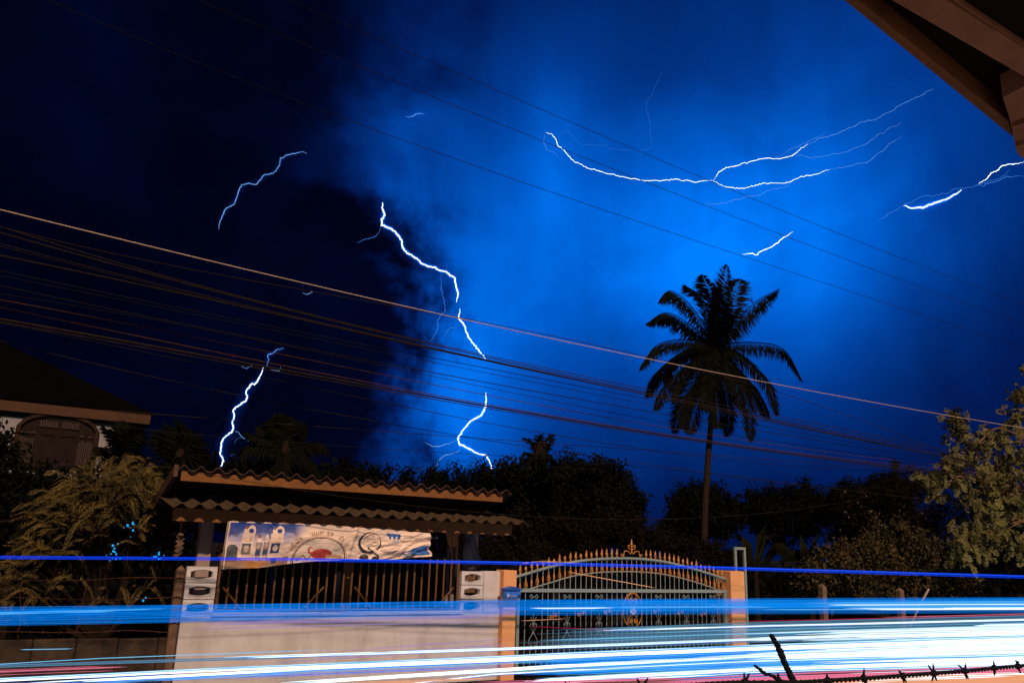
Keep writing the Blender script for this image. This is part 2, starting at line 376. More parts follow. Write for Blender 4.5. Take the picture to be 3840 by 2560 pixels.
fin = MB().lathe((0, 0, 0), [(0, .010), (.02, .016), (.035, .010), (.05, .010)], 8)
fin.add([(-.03, 0, .06), (-.012, -.008, .052), (0, -.012, .085), (.012, -.008, .052), (.03, 0, .06), (.022, 0, .085), (.012, 0, .10), (.020, 0, .115), (0, 0, .175), (-.020, 0, .115), (-.012, 0, .10), (-.022, 0, .085), (0, .012, .085)],
        [[0, 1, 2, 11], [1, 3, 2], [3, 4, 5, 2], [11, 2, 10], [2, 5, 6], [10, 2, 6], [10, 6, 7, 8, 9], [0, 11, 12, 1], [3, 12, 5, 4], [1, 12, 3], [11, 10, 12], [10, 9, 8, 7, 6, 12], [6, 5, 12]])
fin_me = mesh_of(fin, 'finial', M_gold)
col_me = mesh_of(MB().lathe((0, 0, 0), [(-.06, .010), (-.05, .018), (-.03, .012), (-.015, .020), (.015, .020), (.03, .012), (.05, .018), (.06, .010)], 8), 'collar', M_gold)
bk = MB().lathe((0, 0, 0), [(-.10, .010), (-.085, .017), (-.07, .010)], 6).lathe((0, 0, 0), [(.07, .010), (.085, .017), (.10, .010)], 6)
for k in range(4):
    bk.tube([(.030 * math.sin(math.pi * t / 6) * math.cos(k * math.pi / 2 + t * .5), .030 * math.sin(math.pi * t / 6) * math.sin(k * math.pi / 2 + t * .5), -.075 + .15 * t / 6) for t in range(7)], .007, 4)
bk_me = mesh_of(bk, 'basket_twist', M_gold)
def spiral(cx, cz, r0, a0, turns, sgn, n=20):
    return [np.array([cx + (r0 * (1 - .75 * t / n)) * math.cos(a0 + sgn * turns * 2 * math.pi * t / n), 0, cz + (r0 * (1 - .75 * t / n)) * math.sin(a0 + sgn * turns * 2 * math.pi * t / n)]) for t in range(n + 1)]
NBAR = 42; step = (gxb - gxa - .16) / (NBAR - 1); gxc = (gxa + gxb) / 2 + .0
xm = float(G4(1222, 640)[0])
bar_x = [gxa + .08 + step * i for i in range(NBAR)]
scroll_cols = set()
for i in range(NBAR):
    if i % 6 in (2, 3) and i not in (20, 21): scroll_cols.add(i)
for i, x in enumerate(bar_x):
    zt = zarch(x, arch)
    inst('bar', bar_me, (x, GT, zr), gate, scale=(1, 1, max(.05, zt - zr)))
    if i not in scroll_cols: inst('bar', bar_me, (x, GT, .17), gate, scale=(1, 1, zr - .2))
    if abs(x - xm) > .30: inst('finial', fin_me, (x, GT, zt + .02), gate, rot=(0, rnd.uniform(-.05, .05), 0), scale=(1.1, 1.1, rnd.uniform(.98, 1.06)))
    zc = zt - (.19 if zt - zr > .25 else .16)
    if zt - zr > .12: inst('basket_twist' if i % 2 else 'collar', bk_me if i % 2 else col_me, (x, GT, zc), gate)
# scroll pairs in the lower panel
sb = MB()
for s in (-1, 1):
    sb.tube([np.array([0, 0, 0]) + p for p in spiral(s * .055, .0, .045, math.pi if s > 0 else 0, 1.2, s)], .007, 5)
sc_me = mesh_of(sb, 'scroll', M_gate, True)
lyre = MB()
for s in (-1, 1):
    lyre.tube([np.array([s * x, 0, z]) for x, z in ((.0, .30), (.03, .24), (.085, .17), (.095, .10), (.06, .05), (.03, .08), (.045, .11))], .007, 5)
    lyre.tube([np.array([s * x, 0, z]) for x, z in ((.0, .30), (.05, .35), (.075, .40), (.05, .44), (.02, .42), (.03, .39))], .007, 5)
    lyre.tube([np.array([s * x, 0, z]) for x, z in ((.0, .30), (.0, .42), (.04, .50), (.06, .55))], .006, 5)
ly_me = mesh_of(lyre, 'lyre_scroll', M_gate, True)
fl = MB()
for k in range(5):
    a = k * 2 * math.pi / 5 + .3
    p = [np.array([.006 * math.cos(a), -.012, .006 * math.sin(a)]), np.array([.030 * math.cos(a - .5), -.018, .030 * math.sin(a - .5)]), np.array([.046 * math.cos(a), -.012, .046 * math.sin(a)]), np.array([.030 * math.cos(a + .5), -.018, .030 * math.sin(a + .5)])]
    fl.extrude(p, (0, .012, 0))
fl_me = mesh_of(fl, 'flower', M_gold)
pairs = sorted(scroll_cols); pairs = [(pairs[i], pairs[i + 1]) for i in range(0, len(pairs) - 1, 2)]
for k, (a, b) in enumerate(pairs):
    xc = (bar_x[a] + bar_x[b]) / 2
    inst('lyre_scroll', ly_me, (xc, GT, zr - .06 - .95), gate); inst('scroll', sc_me, (xc, GT, zr - .10), gate)
    inst('scroll', sc_me, (xc, GT, zr - .30), gate, rot=(0, math.pi, 0))
    for xx in (bar_x[a], bar_x[b]): inst('bar', bar_me, (xx, GT, .17), gate, scale=(1, 1, zr - 1.17 if zr > 1.4 else .3))
    inst('bar', bar_me, (xc, GT, zr - .65), gate, scale=(.8, .8, .25))
for k in range(7):
    if k == 3: continue
    xc = xm + (k - 3) * .62; zz = zr - .34 - .035 * abs(k - 3)
    for s in (-1, 1): inst('flower', fl_me, (xc + s * .05, GT - .012, zz + .015 * s), gate, rot=(0, s * .5, 0))
# oval medallion
mz = zr - .365
md = MB(); md.tube([np.array([xm + .235 * math.cos(t), GT - .02, mz + .33 * math.sin(t)]) for t in np.linspace(0, 2 * math.pi, 33)], .010, 5, caps=False)
for s in (-1, 1): md.tube([np.array([xm + .115 * math.cos(t), GT - .02, mz + s * .20 + .12 * math.sin(t)]) for t in np.linspace(0, 2 * math.pi, 21)], .008, 5, caps=False)
md.build('medallion_ring', M_gold, gate, True)
for sx in (-1, 1):
    for sz in (-1, 1): inst('flower', fl_me, (xm + sx * .055, GT - .02, mz + sz * .19), gate, scale=(1.15, 1, 1.15))
ro = MB()
for k in range(9):
    a = k * 2 * math.pi / 9; ro.lathe((xm + .05 * math.cos(a), GT - .03, mz + .05 * math.sin(a) - .02), [(-.02, .012), (0, .024), (.02, .024), (.04, .012)], 6)
ro.lathe((xm, GT - .045, mz - .03), [(0, .012), (.015, .03), (.045, .03), (.06, .012)], 8); ro.build('rosette', M_rose, gate, True)
# crest on the arch
cb = MB(); zc = zarch(xm, arch) + .03
for s in (-1, 1):
    cb.tube(cr([np.array([xm + s * x, GT, zc + z]) for x, z in ((.27, .01), (.25, .05), (.215, .03), (.23, 0.0), (.20, .02), (.19, .09), (.15, .115), (.08, .10), (.045, .06), (.01, .09), (.005, .20))], 4), .010, 5)
    cb.tube(cr([np.array([xm + s * x, GT, zc + z]) for x, z in ((.0, .14), (.05, .15), (.085, .17), (.09, .215), (.06, .225), (.05, .20), (.065, .19))], 4), .008, 5)
cb.build('crest_scroll', M_gold, gate, True)
inst('crest_finial', fin_me, (xm, GT, zc + .18), gate, scale=(1.1, 1.1, 1.0))

# ------------------------------------------------------------------ mailbox
mx0, mx1 = X(1160, 1360, GY - .16), X(1198, 1360, GY - .16); mz0, mz1, mzr = Zc(1178, 1374, GY - .16), Zc(1178, 1354, GY - .16), Zc(1178, 1347.5, GY - .16)
mb_ = thing('mailbox', ((mx0 + mx1) / 2, GY - .08, mz0), 'small blue metal mailbox with gabled lid fixed to the orange gate post', 'mailbox')
MB().bbox(mx0 + .012, mx1 - .012, GY - .15, GY - .003, mz0, mz1, .004).build('body', M_blue, mb_)
lid = MB(); xc = (mx0 + mx1) / 2
lid.extrude([(mx0 - .01, GY - .175, mz1 + .002), (mx1 + .01, GY - .175, mz1 + .002), (mx1 + .01, GY - .175, mz1 + .018), (xc, GY - .175, mzr + .01), (mx0 - .01, GY - .175, mz1 + .018)], (0, .172, 0)); lid.build('lid', M_blue, mb_)
MB().box(mx0 + .05, mx1 - .05, GY - .154, GY - .149, mz1 - .022, mz1 - .012).build('slot', M_black, mb_)
MB().lathe((mx1 - .055, GY - .152, mz0 + .045), [(-.02, .016), (.02, .016)], 8).build('lock', M_black, mb_)
hn = MB(); hn.extrude([(mx0 + .055, GY - .153, mz0 + .02), (mx0 + .085, GY - .153, mz0 + .03), (mx0 + .09, GY - .153, mz0 + .07), (mx0 + .075, GY - .153, mz0 + .085), (mx0 + .06, GY - .153, mz0 + .07)], (0, .003, 0)); hn.build('emblem', M_ink, mb_)
def text_mesh(body, size):
    cu_ = bpy.data.curves.new('text', 'FONT'); cu_.body = body; cu_.size = size; cu_.align_x = 'CENTER'; cu_.align_y = 'CENTER'
    o_ = bpy.data.objects.new('text', cu_); C.objects.link(o_); dg_ = bpy.context.evaluated_depsgraph_get()
    me_ = bpy.data.meshes.new_from_object(o_.evaluated_get(dg_)); bpy.data.objects.remove(o_); bpy.data.curves.remove(cu_)
    V = np.array([v.co[:] for v in me_.vertices]).reshape(-1, 3); F = [list(p.vertices) for p in me_.polygons]; bpy.data.meshes.remove(me_); return V, F
V, F = text_mesh('Mail Box', .045); V = np.stack([V[:, 0] + mx0 + .175, np.full(len(V), GY - .1535), V[:, 1] + mz0 + .045], 1); np_obj('lettering', V, F, M_ink, mb_)

# ------------------------------------------------------------------ roadside shed: posts, two roofs, railings, back wall
def wave(u):
    c = .5 + .5 * math.cos(2 * math.pi * u); return c ** 1.5
shed = thing('roadside_shed', ((X(430) + X(1150)) / 2, 14.2, 0), 'open roadside shed with two wavy tiled roofs behind the banner', 'shed')
def roof(name, xa, xb, yf, zf, yb, zb, amp, wl, material):
    n = round((xb - xa) / wl / 2); sw = (xb - xa) / n
    b = MB(); K = 24; R = 5
    for layer in (0, -.012):
        for r in range(R + 1):
            for i in range(K + 1):
                u = i / K * 2.02
                b.v.append((u / 2 * sw, (yb - yf) * r / R, (zb - zf) * r / R + amp * wave(u + .5) + layer))
    W = K + 1; S = W * (R + 1)
    for r in range(R):
        for i in range(K):
            q = [r * W + i, r * W + i + 1, (r + 1) * W + i + 1, (r + 1) * W + i]; b.f.append(q); b.f.append([S + j for j in reversed(q)])
    for i in range(K): b.f.append([i + 1, i, S + i, S + i + 1]); j = R * W + i; b.f.append([j, j + 1, S + j + 1, S + j])
    for r in range(R): a, c = r * W, (r + 1) * W; b.f.append([a, c, S + c, S + a]); a += K; c += K; b.f.append([c, a, S + a, S + c])
    me = mesh_of(b, 'roof_sheet', material, False)
    ro = bpy.data.objects.new(name, None); C.objects.link(ro); ro.location = ((xa + xb) / 2, yf, zf); adopt(ro, shed)
    for k in range(n):
        o = bpy.data.objects.new('roof_sheet', me); C.objects.link(o); o.parent = ro
        o.matrix_parent_inverse = Matrix.Translation(-ro.location)
        o.location = (xa + k * sw, yf + rnd.uniform(-.012, .012), zf + k % 2 * .004 + rnd.uniform(-.004, .004))
    return ro
YU, YL_ = 12.95, 12.62
ux0, ux1 = X(402, 1085, YU), X(1176, 1133, YU); uz = (Zc(440, 1081, YU) + Zc(1150, 1132, YU)) / 2
lx0, lx1 = X(396, 1160, YL_), X(1214, 1199, YL_); lz = (Zc(440, 1166, YL_) + Zc(1190, 1203, YL_)) / 2
roof('upper_roof', ux0, ux1, YU, uz, 16.2, uz - .85, .075, .25, M_tile_up)
roof('lower_roof', lx0, lx1, YL_, lz, 14.0, lz + .20, .065, .25, M_tile_lo)
MB().bbox(ux0 + .10, ux1 - .16, YU + .06, YU + .10, uz - .15, uz - .012, .004).build('fascia', M_wood, shed)
MB().bbox(lx0 + .05, lx1 - .22, YL_ + .20, YL_ + .24, lz - .19, lz - .004, .004).build('fascia', M_wood, shed)
for k in range(9):
    x = ux0 + .3 + k * (ux1 - ux0 - .7) / 8
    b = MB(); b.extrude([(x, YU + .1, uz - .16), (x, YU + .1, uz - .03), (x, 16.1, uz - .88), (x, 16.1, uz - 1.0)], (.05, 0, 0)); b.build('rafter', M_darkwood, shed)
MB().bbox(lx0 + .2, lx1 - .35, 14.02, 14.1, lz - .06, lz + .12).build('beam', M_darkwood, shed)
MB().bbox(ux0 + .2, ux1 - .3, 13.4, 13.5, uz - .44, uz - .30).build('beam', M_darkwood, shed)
for k in range(3): MB().bbox(lx0 + .15, lx1 - .3, 12.95 + k * .4, 13.0 + k * .4, lz - .05 + k * .045, lz + .0 + k * .045).build('purlin', M_darkwood, shed)
# tiled verge closing the left side of the upper roof
b = MB(); b.extrude([(ux0 - .02, YU, uz + .075), (ux0 - .02, YU, uz - .10), (ux0 - .02, 16.2, uz - .98), (ux0 - .02, 16.2, uz - .78)], (.06, 0, 0)); b.build('verge_board', M_tile_up, shed)
PB = 13.28
o = MB().bbox(X(459, 1230, PB), X(490, 1230, PB), PB, PB + .2, 0, lz + .1, .01).build('post', M_plaster, shed); o['label'] = 'pale plastered post'
MB().bbox(X(1065, 1250, 13.5), X(1096, 1250, 13.5), 13.5, 13.7, 0, lz + .15, .01).build('post', M_conc, shed)
MB().bbox(X(792, 1300, 13.6), X(812, 1300, 13.6), 13.6, 13.72, 0, lz + .15, .01).build('post', M_brownbar, shed)
MB().bbox(X(620, 1300, 13.9), X(638, 1300, 13.9), 13.9, 14.0, 0, lz + .15, .01).build('post', mat('dark_blue_paint', (.012, .03, .085), None, .7), shed)
# plastic sheet wound round the right-hand post
pv, pf = [], []
xa, xb = X(1062, 1250, 13.46), X(1102, 1250, 13.46)
for j in range(15):
    for i in range(9):
        u, v = i / 8, j / 14; wd = .6 + .4 * abs(math.sin(v * 4 + .6))
        pv.append((xa + (xb - xa) * (.5 + (u - .5) * wd) + .02 * math.sin(v * 9), 13.44 - .05 * math.sin(u * math.pi) + .02 * math.sin(u * 17 + v * 11), ZT + .02 + v * (lz - ZT)))
for j in range(14):
    for i in range(8): pf.append([j * 9 + i, j * 9 + i + 1, j * 9 + 10 + i, j * 9 + 9 + i])
M_plast = mat('crumpled_plastic', (.10, .08, .08), (.02, .027, .045), .35, 9, spec=.6)
np_obj('plastic_wrap', pv, pf, M_plast, shed, True)
# back boarding
bx0, bx1 = X(640, 1250, 15.6), X(1100, 1250, 15.6)
nb = 26; bw = (bx1 - bx0) / nb
for k in range(nb):
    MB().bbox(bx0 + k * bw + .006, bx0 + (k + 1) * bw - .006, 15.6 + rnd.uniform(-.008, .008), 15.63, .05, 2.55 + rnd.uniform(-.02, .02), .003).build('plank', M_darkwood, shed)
for xx in (1029, 1043): MB().bbox(X(xx - 3, 1290, 13.9), X(xx + 4, 1290, 13.9), 13.9, 13.94, .3, Zc(xx, 1256, 13.9), .004).build('pipe', mat('grey_pipe', (.20, .21, .22), None, .6), shed)
MB().bbox(X(772, 1330, 14.4), X(783, 1330, 14.4), 14.4, 14.44, .4, Zc(778, 1312, 14.4), .004).build('white_board', mat('grey_board', (.22, .19, .19), None, .7), shed)
pole = MB().tube([P(985, 1233, 13.2), P(1004, 1234, 13.0)], .022, 8); pole.build('cut_pole', M_plaster, shed)
# railing of brown bars between the piers
RY = 13.09
rl = thing('bar_railing', ((XP1 + XP2) / 2, RY, ZL), 'brown painted railing of upright bars on the low white wall', 'railing')
rb_me = mesh_of(MB().bbox(-.014, .014, -.014, .014, 0, 1, .003), 'bar', M_brownbar)
n = 30; ztop = Zc(1040, 1290, RY)
for k in range(n):
    x = XP1 + .05 + (XP2 - XP1 - .08) * k / (n - 1)
    inst('bar', rb_me, (x, RY, ZL + .045), rl, scale=(1.5 if k in (0, n - 1) else 1, 1, ztop - ZL + rnd.uniform(-.01, .01)))
MB().bbox(XP1 + .01, XP2 - .01, RY + .016, RY + .045, ztop - .02, ztop + .02).build('top_rail', M_brownbar, rl)
MB().bbox(XP1 + .01, XP2 - .01, RY + .016, RY + .045, ZL + .06, ZL + .09).build('bottom_rail', M_brownbar, rl)
for (xa, s) in ((XP1 + .10, 1), (X(752), -1), (X(822), 1), (XP2 - .12, -1)):
    MB().tube([(xa, RY - .02, ZL + .42), (xa + s * .30, RY - .02, ZL + .10)], .016, 4).build('brace', M_brownbar, rl)

# ------------------------------------------------------------------ banner
BY = 12.80
top = [(527, 1196), (668, 1201), (747, 1204.5), (842, 1212), (882, 1214.5), (988, 1224)]
bot = [(510, 1306), (592, 1304), (698, 1290), (747, 1287.5), (838, 1284), (898, 1285), (988.5, 1276.5)]
def ip(pts, t):
    xs = [p[0] for p in pts]; x = xs[0] + (xs[-1] - xs[0]) * t
    return x, float(np.interp(x, xs, [p[1] for p in pts]))
NU, NV = 420, 90
FONT = {'U': ['1 1', '1 1', '1 1', '1 1', '111'], 'S': ['111', '1  ', '111', '  1', '111'], 'E': ['111', '1  ', '111', '1  ', '111'], 'm': ['     ', '11 1 ', '1 1 1', '1 1 1', '1 1 1'], 'a': ['   ', ' 11', '1 1', '1 1', '111'],
        'n': ['   ', '11 ', '1 1', '1 1', '1 1'], '5': ['111', '1  ', '111', '  1', '111'], '9': ['111', '1 1', '111', '  1', '111'], '3': ['111', '  1', ' 11', '  1', '111'], 'l': ['1', '1', '1', '1', '1']}
img = np.zeros((NV, NU, 3)); AS = 4.75   # width over height of the print
gu, gv = np.meshgrid((np.arange(NU) + .5) / NU * AS, (np.arange(NV) + .5) / NV)   # v runs down
white = np.array([.88, .68, .53]); navy = np.array([.015, .035, .20]); sky_b = np.array([.05, .22, .80])
def paint(mask, c, a=1.0): img[mask] = img[mask] * (1 - a) + np.array(c) * a
def nz(u, v, s, seed=0): return mnoise.fractal(Vector((u * s + seed, v * s, seed * 1.7)), 1.0, 2.0, 3)
N1 = np.array([[nz(u, v, 2.2, 3) for u, v in zip(r1, r2)] for r1, r2 in zip(gu[::2, ::2], gv[::2, ::2])]); N1 = np.kron(N1, np.ones((2, 2)))[:NV, :NU]
for c in range(3): img[..., c] = white[c]
sky_t = np.clip((gv + .25 * N1) / .62, 0, 1); left = gu < 1.75 - .35 * gv + .2 * N1
sk = sky_b[None, None] * (1 - sky_t[..., None]) + white * sky_t[..., None]
lw_ = np.clip((1.9 - .35 * gv + .25 * N1 - gu) / .4, 0, 1)[..., None]; img[:] = img * (1 - lw_) + sk * lw_
top_shade = (np.clip((.34 + .3 * N1 - gv) / .14, 0, 1) * np.clip((1.75 - gu) / .2, 0, 1))[..., None] * .85; img[:] = img * (1 - top_shade) + navy * 1.3 * top_shade  # roof shadow along the top left, painted into the print as navy
paint((gu < .30) & (gv > .45 + .9 * abs(gu - .14) + .3 * N1) & (gv < .86), (.02, .05, .06), .9)           # dark tree
food = (gv > .80 + .03 * N1) & (gu < 1.5); paint(food, (.26, .13, .06), .8); paint(food & (N1 > .08), (.5, .22, .05), .8)
def rr(x0, x1, y0, y1): return (gu > x0) & (gu < x1) & (gv > y0) & (gv < y1)
for x in (.50, 1.16):
    j = rr(x - .14, x + .15, .24, .76) | rr(x - .11, x - .04, .15, .26) | (((gu - x - .06) / .10) ** 2 + ((gv - .20) / .13) ** 2 < 1)
    paint(j, white); paint(((gu - x - .055) / .06) ** 2 + ((gv - .19) / .05) ** 2 < 1, navy * 1.5); paint(rr(x - .09, x - .05, .10, .155), (.45, .12, .05))
    paint(abs(np.hypot((gu - x - .07), (gv - .37) / 1.0) - .022) < .006, (.25, .18, .15))
    paint(rr(x - .11, x + .10, .47, .70), (.20, .18, .17) if x < 1 else (.03, .06, .22)); paint(((gu - x) / .06) ** 2 + ((gv - .58) / .075) ** 2 < 1, (.66, .5, .4))
    paint(rr(x - .11, x + .10, .47, .50), (.05, .09, .22))
for x, cp in ((.765, (.40, .12, .04)), (.935, (.75, .62, .52))):
    paint(rr(x - .055, x + .055, .42, .84), (.11, .13, .17)); paint(rr(x - .045, x + .045, .34, .44), white); paint(rr(x - .03, x + .03, .27, .345), cp)
    paint(((gu - x) / .045) ** 2 + ((gv - .52) / .07) ** 2 < 1, (.6, .42, .32)); paint(rr(x - .05, x + .05, .72, .86), (.62, .45, .33)); paint(rr(x - .05, x + .05, .62, .70), (.05, .12, .3))
paint(rr(1.16 - .06, 1.16 + .06, .83, .93), (.04, .06, .24))
ex, ey, ea, eb = 2.22, .92, .60, .56
er = np.sqrt(((gu - ex) / ea) ** 2 + ((gv - ey) / eb) ** 2)
paint(abs(er - 1.0) < .022, (.05, .04, .06)); paint(abs(er - 1.06) < .016, (.45, .18, .10)); paint(er < .975, (.72, .60, .50), .7)
paint((((gu - 2.25) / .24) ** 2 + ((gv - .80) / .14) ** 2 < 1), (.42, .05, .04)); paint((((gu - 2.00) / .07) ** 2 + ((gv - .70) / .10) ** 2 < 1) & ~(((gu - 2.02) / .045) ** 2 + ((gv - .68) / .06) ** 2 < 1), (.45, .09, .05))
paint(((gu > 2.35) & (gu < 2.75) & (abs(gv - .86 - .12 * (gu - 2.35)) < .05)), (.55, .30, .09), .8)
paint(((gu > 1.68) & (gu < 2.02) & (abs(gv - .88 - .05 * np.sin(gu * 30)) < .035)), (.30, .14, .06), .8)
def letter(ch, cx_, cy_, ang, h, colr):
    G_ = FONT[ch]; wdt = len(G_[0]); s = h / 5
    du, dv = gu - cx_, gv - cy_; ca, sa = math.cos(ang), math.sin(ang)
    lu, lv = du * ca + dv * sa, -du * sa + dv * ca
    ci = np.floor(lu / s + wdt / 2).astype(int); ri = np.floor(lv / s + 2.5).astype(int)
    ok = (ci >= 0) & (ci < wdt) & (ri >= 0) & (ri < 5); bm = np.array([[c == '1' for c in r] for r in G_])
    mk = np.zeros_like(ok); mk[ok] = bm[ri[ok], ci[ok]]; paint(mk, colr, .85)
qx, qy = 3.36, .46
qr = np.hypot(gu - qx, (gv - qy) * .72); qa = np.arctan2((gv - qy) * .72, gu - qx)
paint((abs(qr - .235) < .022 + .016 * np.cos(qa - 2.2)) & ~((qa > .75) & (qa < 1.15)), (.03, .03, .045))
paint((abs((gu - qx - .02) * .82 - (gv - qy - .22) * .72) < .028) & (gu > qx - .03) & (gu < qx + .22) & (gv > qy), (.03, .03, .045))
paint((abs(qr - .17) < .012) & (qa < -1.0) & (qa > -2.3), (.3, .2, .17))
paint((((gu - 3.25) / .10) ** 2 + ((gv - .95) / .12) ** 2 < 1) | (((gu - 3.50) / .09) ** 2 + ((gv - .99) / .09) ** 2 < 1), (.06, .035, .03))
paint((gu > 3.72) & (gu < 4.05) & (gv > .12) & (gv < .27 + .06 * np.sin(gu * 60)), (.04, .13, .42)); paint((gu > 3.86) & (gu < 4.02) & (gv > .36) & (gv < .46 + .05 * N1), (.14, .30, .6), .7)
paint((gu > 4.32) & (gu < 4.70) & (gv > .62 - .3 * (gu - 4.4)) & (gv < .93), (.05, .17, .5)); paint((gu > 4.08) & (gu < 4.5) & (abs(gv - .85 + .05 * np.sin(gu * 40)) < .05), (.08, .22, .5), .85)
paint((gu > 4.10) & (gu < 4.60) & (abs(gv - .20) < .05) & (np.sin(gu * 90) > .0), (.5, .36, .26), .5)
paint((gu > 3.85) & (gu < 4.45) & (abs(gv - .94) < .02) & (np.sin(gu * 70) > .2), (.45, .30, .2), .6)
bd = (gv < .025) | (gu < .035); paint(bd, white)
bv, bf = [], []
def cloth(u, v, lift=0.0):
    x1, y1 = ip(top, u); x2, y2 = ip(bot, u)
    p = P(x1 + (x2 - x1) * v, y1 + (y2 - y1) * v, BY); a = u * AS
    rip = .020 * math.sin(a * 5.1 + v * 2.2 + 1) * v + .05 * mnoise.fractal(Vector((a * 1.1, v * 1.6, 2)), 1, 2, 4) * min(1, v * 3)
    if u > .58: rip += (u - .58) * .22 * mnoise.fractal(Vector((a * 2.6 + v * 3.5, v * 2.2 - a, 7)), 1, 2, 3) * (.3 + v)
    rip += .03 * math.exp(-((a - 3.02 + .15 * v) / .05) ** 2)
    return (p[0], p[1] - rip + .03 * v * math.sin(u * 3) - lift, p[2])
for j in range(NV + 1):
    for i in range(NU + 1): bv.append(cloth(i / NU, j / NV))
for j in range(NV):
    for i in range(NU): q = j * (NU + 1) + i; bf.append((q, q + NU + 1, q + NU + 2, q + 1))
M_ban = bpy.data.materials.new('printed_vinyl'); M_ban.use_nodes = True; t_ = M_ban.node_tree; at_ = t_.nodes.new('ShaderNodeAttribute'); at_.attribute_name = 'print'
bs_ = t_.nodes['Principled BSDF']; t_.links.new(at_.outputs['Color'], bs_.inputs['Base Color']); bs_.inputs['Roughness'].default_value = .45; bs_.inputs['Specular IOR Level'].default_value = .4
ban = thing('advertising_banner', P(750, 1260, BY), 'wrinkled printed vinyl banner with jugs, bottles and a large Q under the lower roof', 'banner')
bo = np_obj('printed_sheet', bv, np.array(bf), M_ban, ban, True)
ca_ = bo.data.color_attributes.new('print', 'FLOAT_COLOR', 'CORNER')
fc = np.ones((NV * NU, 4, 4), dtype=np.float32); fc[..., :3] = img.reshape(-1, 1, 3); ca_.data.foreach_set('color', fc.ravel())
M_tan = mat('tan_print', (.34, .20, .11), (.28, .16, .085), .6)
for word, a0 in (('\u0e1a\u0e23\u0e34\u0e29\u0e31\u0e17', -52), ('\u0e41\u0e21\u0e01', -9), ('59', 14), ('\u0e08\u0e33', 37)):
    V, F = text_mesh(word, .17); W3 = []
    for (lx, ly, _) in V:
        t = math.radians(a0) + lx / (ea * 1.25); rr_ = 1.0 + (.13 + ly) / eb
        W3.append(cloth((ex + ea * (rr_ + .02) * math.sin(t)) / AS, ey - eb * rr_ * math.cos(t), .006))
    np_obj('lettering', W3, F, M_tan, ban)
for (x, y) in ((527, 1196), (842, 1212), (988, 1224)):
    MB().tube([P(x, y + 1, BY), P(x, y - 9, BY + .03)], .006, 5).build('tie', M_wire, ban)
MB().tube([P(526, 1196, BY) + np.array([-.01, -.005, .0]), P(509, 1306, BY) + np.array([-.01, -.005, 0])], .012, 6).build('hem_rod', M_plaster, ban)

# ------------------------------------------------------------------ hanging wind chime
wc = thing('wind_chime', P(414, 1195, 12.78), 'small clay wind chime hanging from the left corner of the lower roof', 'wind chime')
MB().tube([P(417, 1190, 12.78), P(415, 1226, 12.78)], .004, 4).build('cord', M_rust, wc)
c0 = P(415, 1227, 12.78); MB().lathe(c0, [(-.015, .045), (.0, .05), (.02, .01)], 10).build('disc', M_conc, wc)
for k in range(9):
    p = P(415 - k * .9 + (4 if k % 2 else -3), 1232 + k * 5.2, 12.78) + np.array([0, .02 * math.sin(k), 0]); a = k * 1.1; s = .045
    MB().extrude([p + s * np.array([math.cos(a + t), 0, math.sin(a + t)]) * (1 if i % 2 else .6) for i, t in enumerate(np.linspace(0, 5.3, 6))], (0, .012, 0)).build('clay_leaf', M_conc, wc)

# ------------------------------------------------------------------ left: stained concrete wall, post, barbed wire
LWY = 13.06; zlw = Zc(300, 1464, LWY)
lw = thing('panel_wall', (0, LWY, 0), 'old stained concrete panel wall left of the white wall', 'wall')
pxs = [-7.8 + k * .52 for k in range(20)]
for k, x in enumerate(pxs):
    x1 = min(x + .51, X(410, 1450, LWY) - .02)
    if x1 - x < .1: continue
    MB().bbox(x, x1, LWY + rnd.uniform(0, .012), LWY + .09, 0, zlw + rnd.uniform(-.012, .006), .008).build('panel', M_dirty, lw)
CPX0, CPX1 = X(407, 1301, 12.93), X(429, 1301, 12.93) - .012
zcp = Zc(420, 1297, 12.96)
cp = thing('fence_post', ((CPX0 + CPX1) / 2, 12.96, 0), 'rough pointed concrete post against the left end of the white wall', 'post', 'concrete fence posts')
def post_mesh(b, x0, x1, y0, y1, z):
    xc, yc = (x0 + x1) / 2, (y0 + y1) / 2; m = (x1 - x0) * .4
    b.bbox(x0, x1, y0, y1, 0, z - m, .015); q = .008
    b.add([(x0 + q, y0 + q, z - m - .004), (x1 - q, y0 + q, z - m - .004), (x1 - q, y1 - q, z - m - .004), (x0 + q, y1 - q, z - m - .004), (xc, yc, z)], [[0, 1, 4], [1, 2, 4], [2, 3, 4], [3, 0, 4]]); return b
post_mesh(MB(), CPX0, CPX1, 12.93, 13.05, zcp).build('shaft', M_conc, cp)
for yy in (1327, 1371, 1430):
    z = Zc(415, yy, 12.92); MB().tube([(CPX0 - .01, 12.92, z), (CPX0 + .06, 12.915, z + .01), (CPX1 + .01, 12.92, z - .01)], .006, 5).build('wire_tie', M_rust, cp)
def barbed(name, pts, r, label, gap=.16):
    t = thing(name, pts[0], label, 'barbed wire', 'barbed wire strands on the panel wall'); pts = cr(pts, 10)
    MB().tube(pts, r, 5).build('strand', M_rust, t)
    b = MB(); acc = 0
    for a, c in zip(pts[:-1], pts[1:]):
        acc += np.linalg.norm(c - a)
        if acc > gap:
            acc = 0; p = (a + c) / 2
            for k in range(2):
                an = rnd.uniform(0, 6.28); v = np.array([.3 * math.cos(an), math.sin(an) * .7, math.cos(an)]) * .022; b.tube([p - v, p + v], r * .7, 4)
    if b.v: tag(b.build('barb', M_rust, t), kind='stuff')
    return t
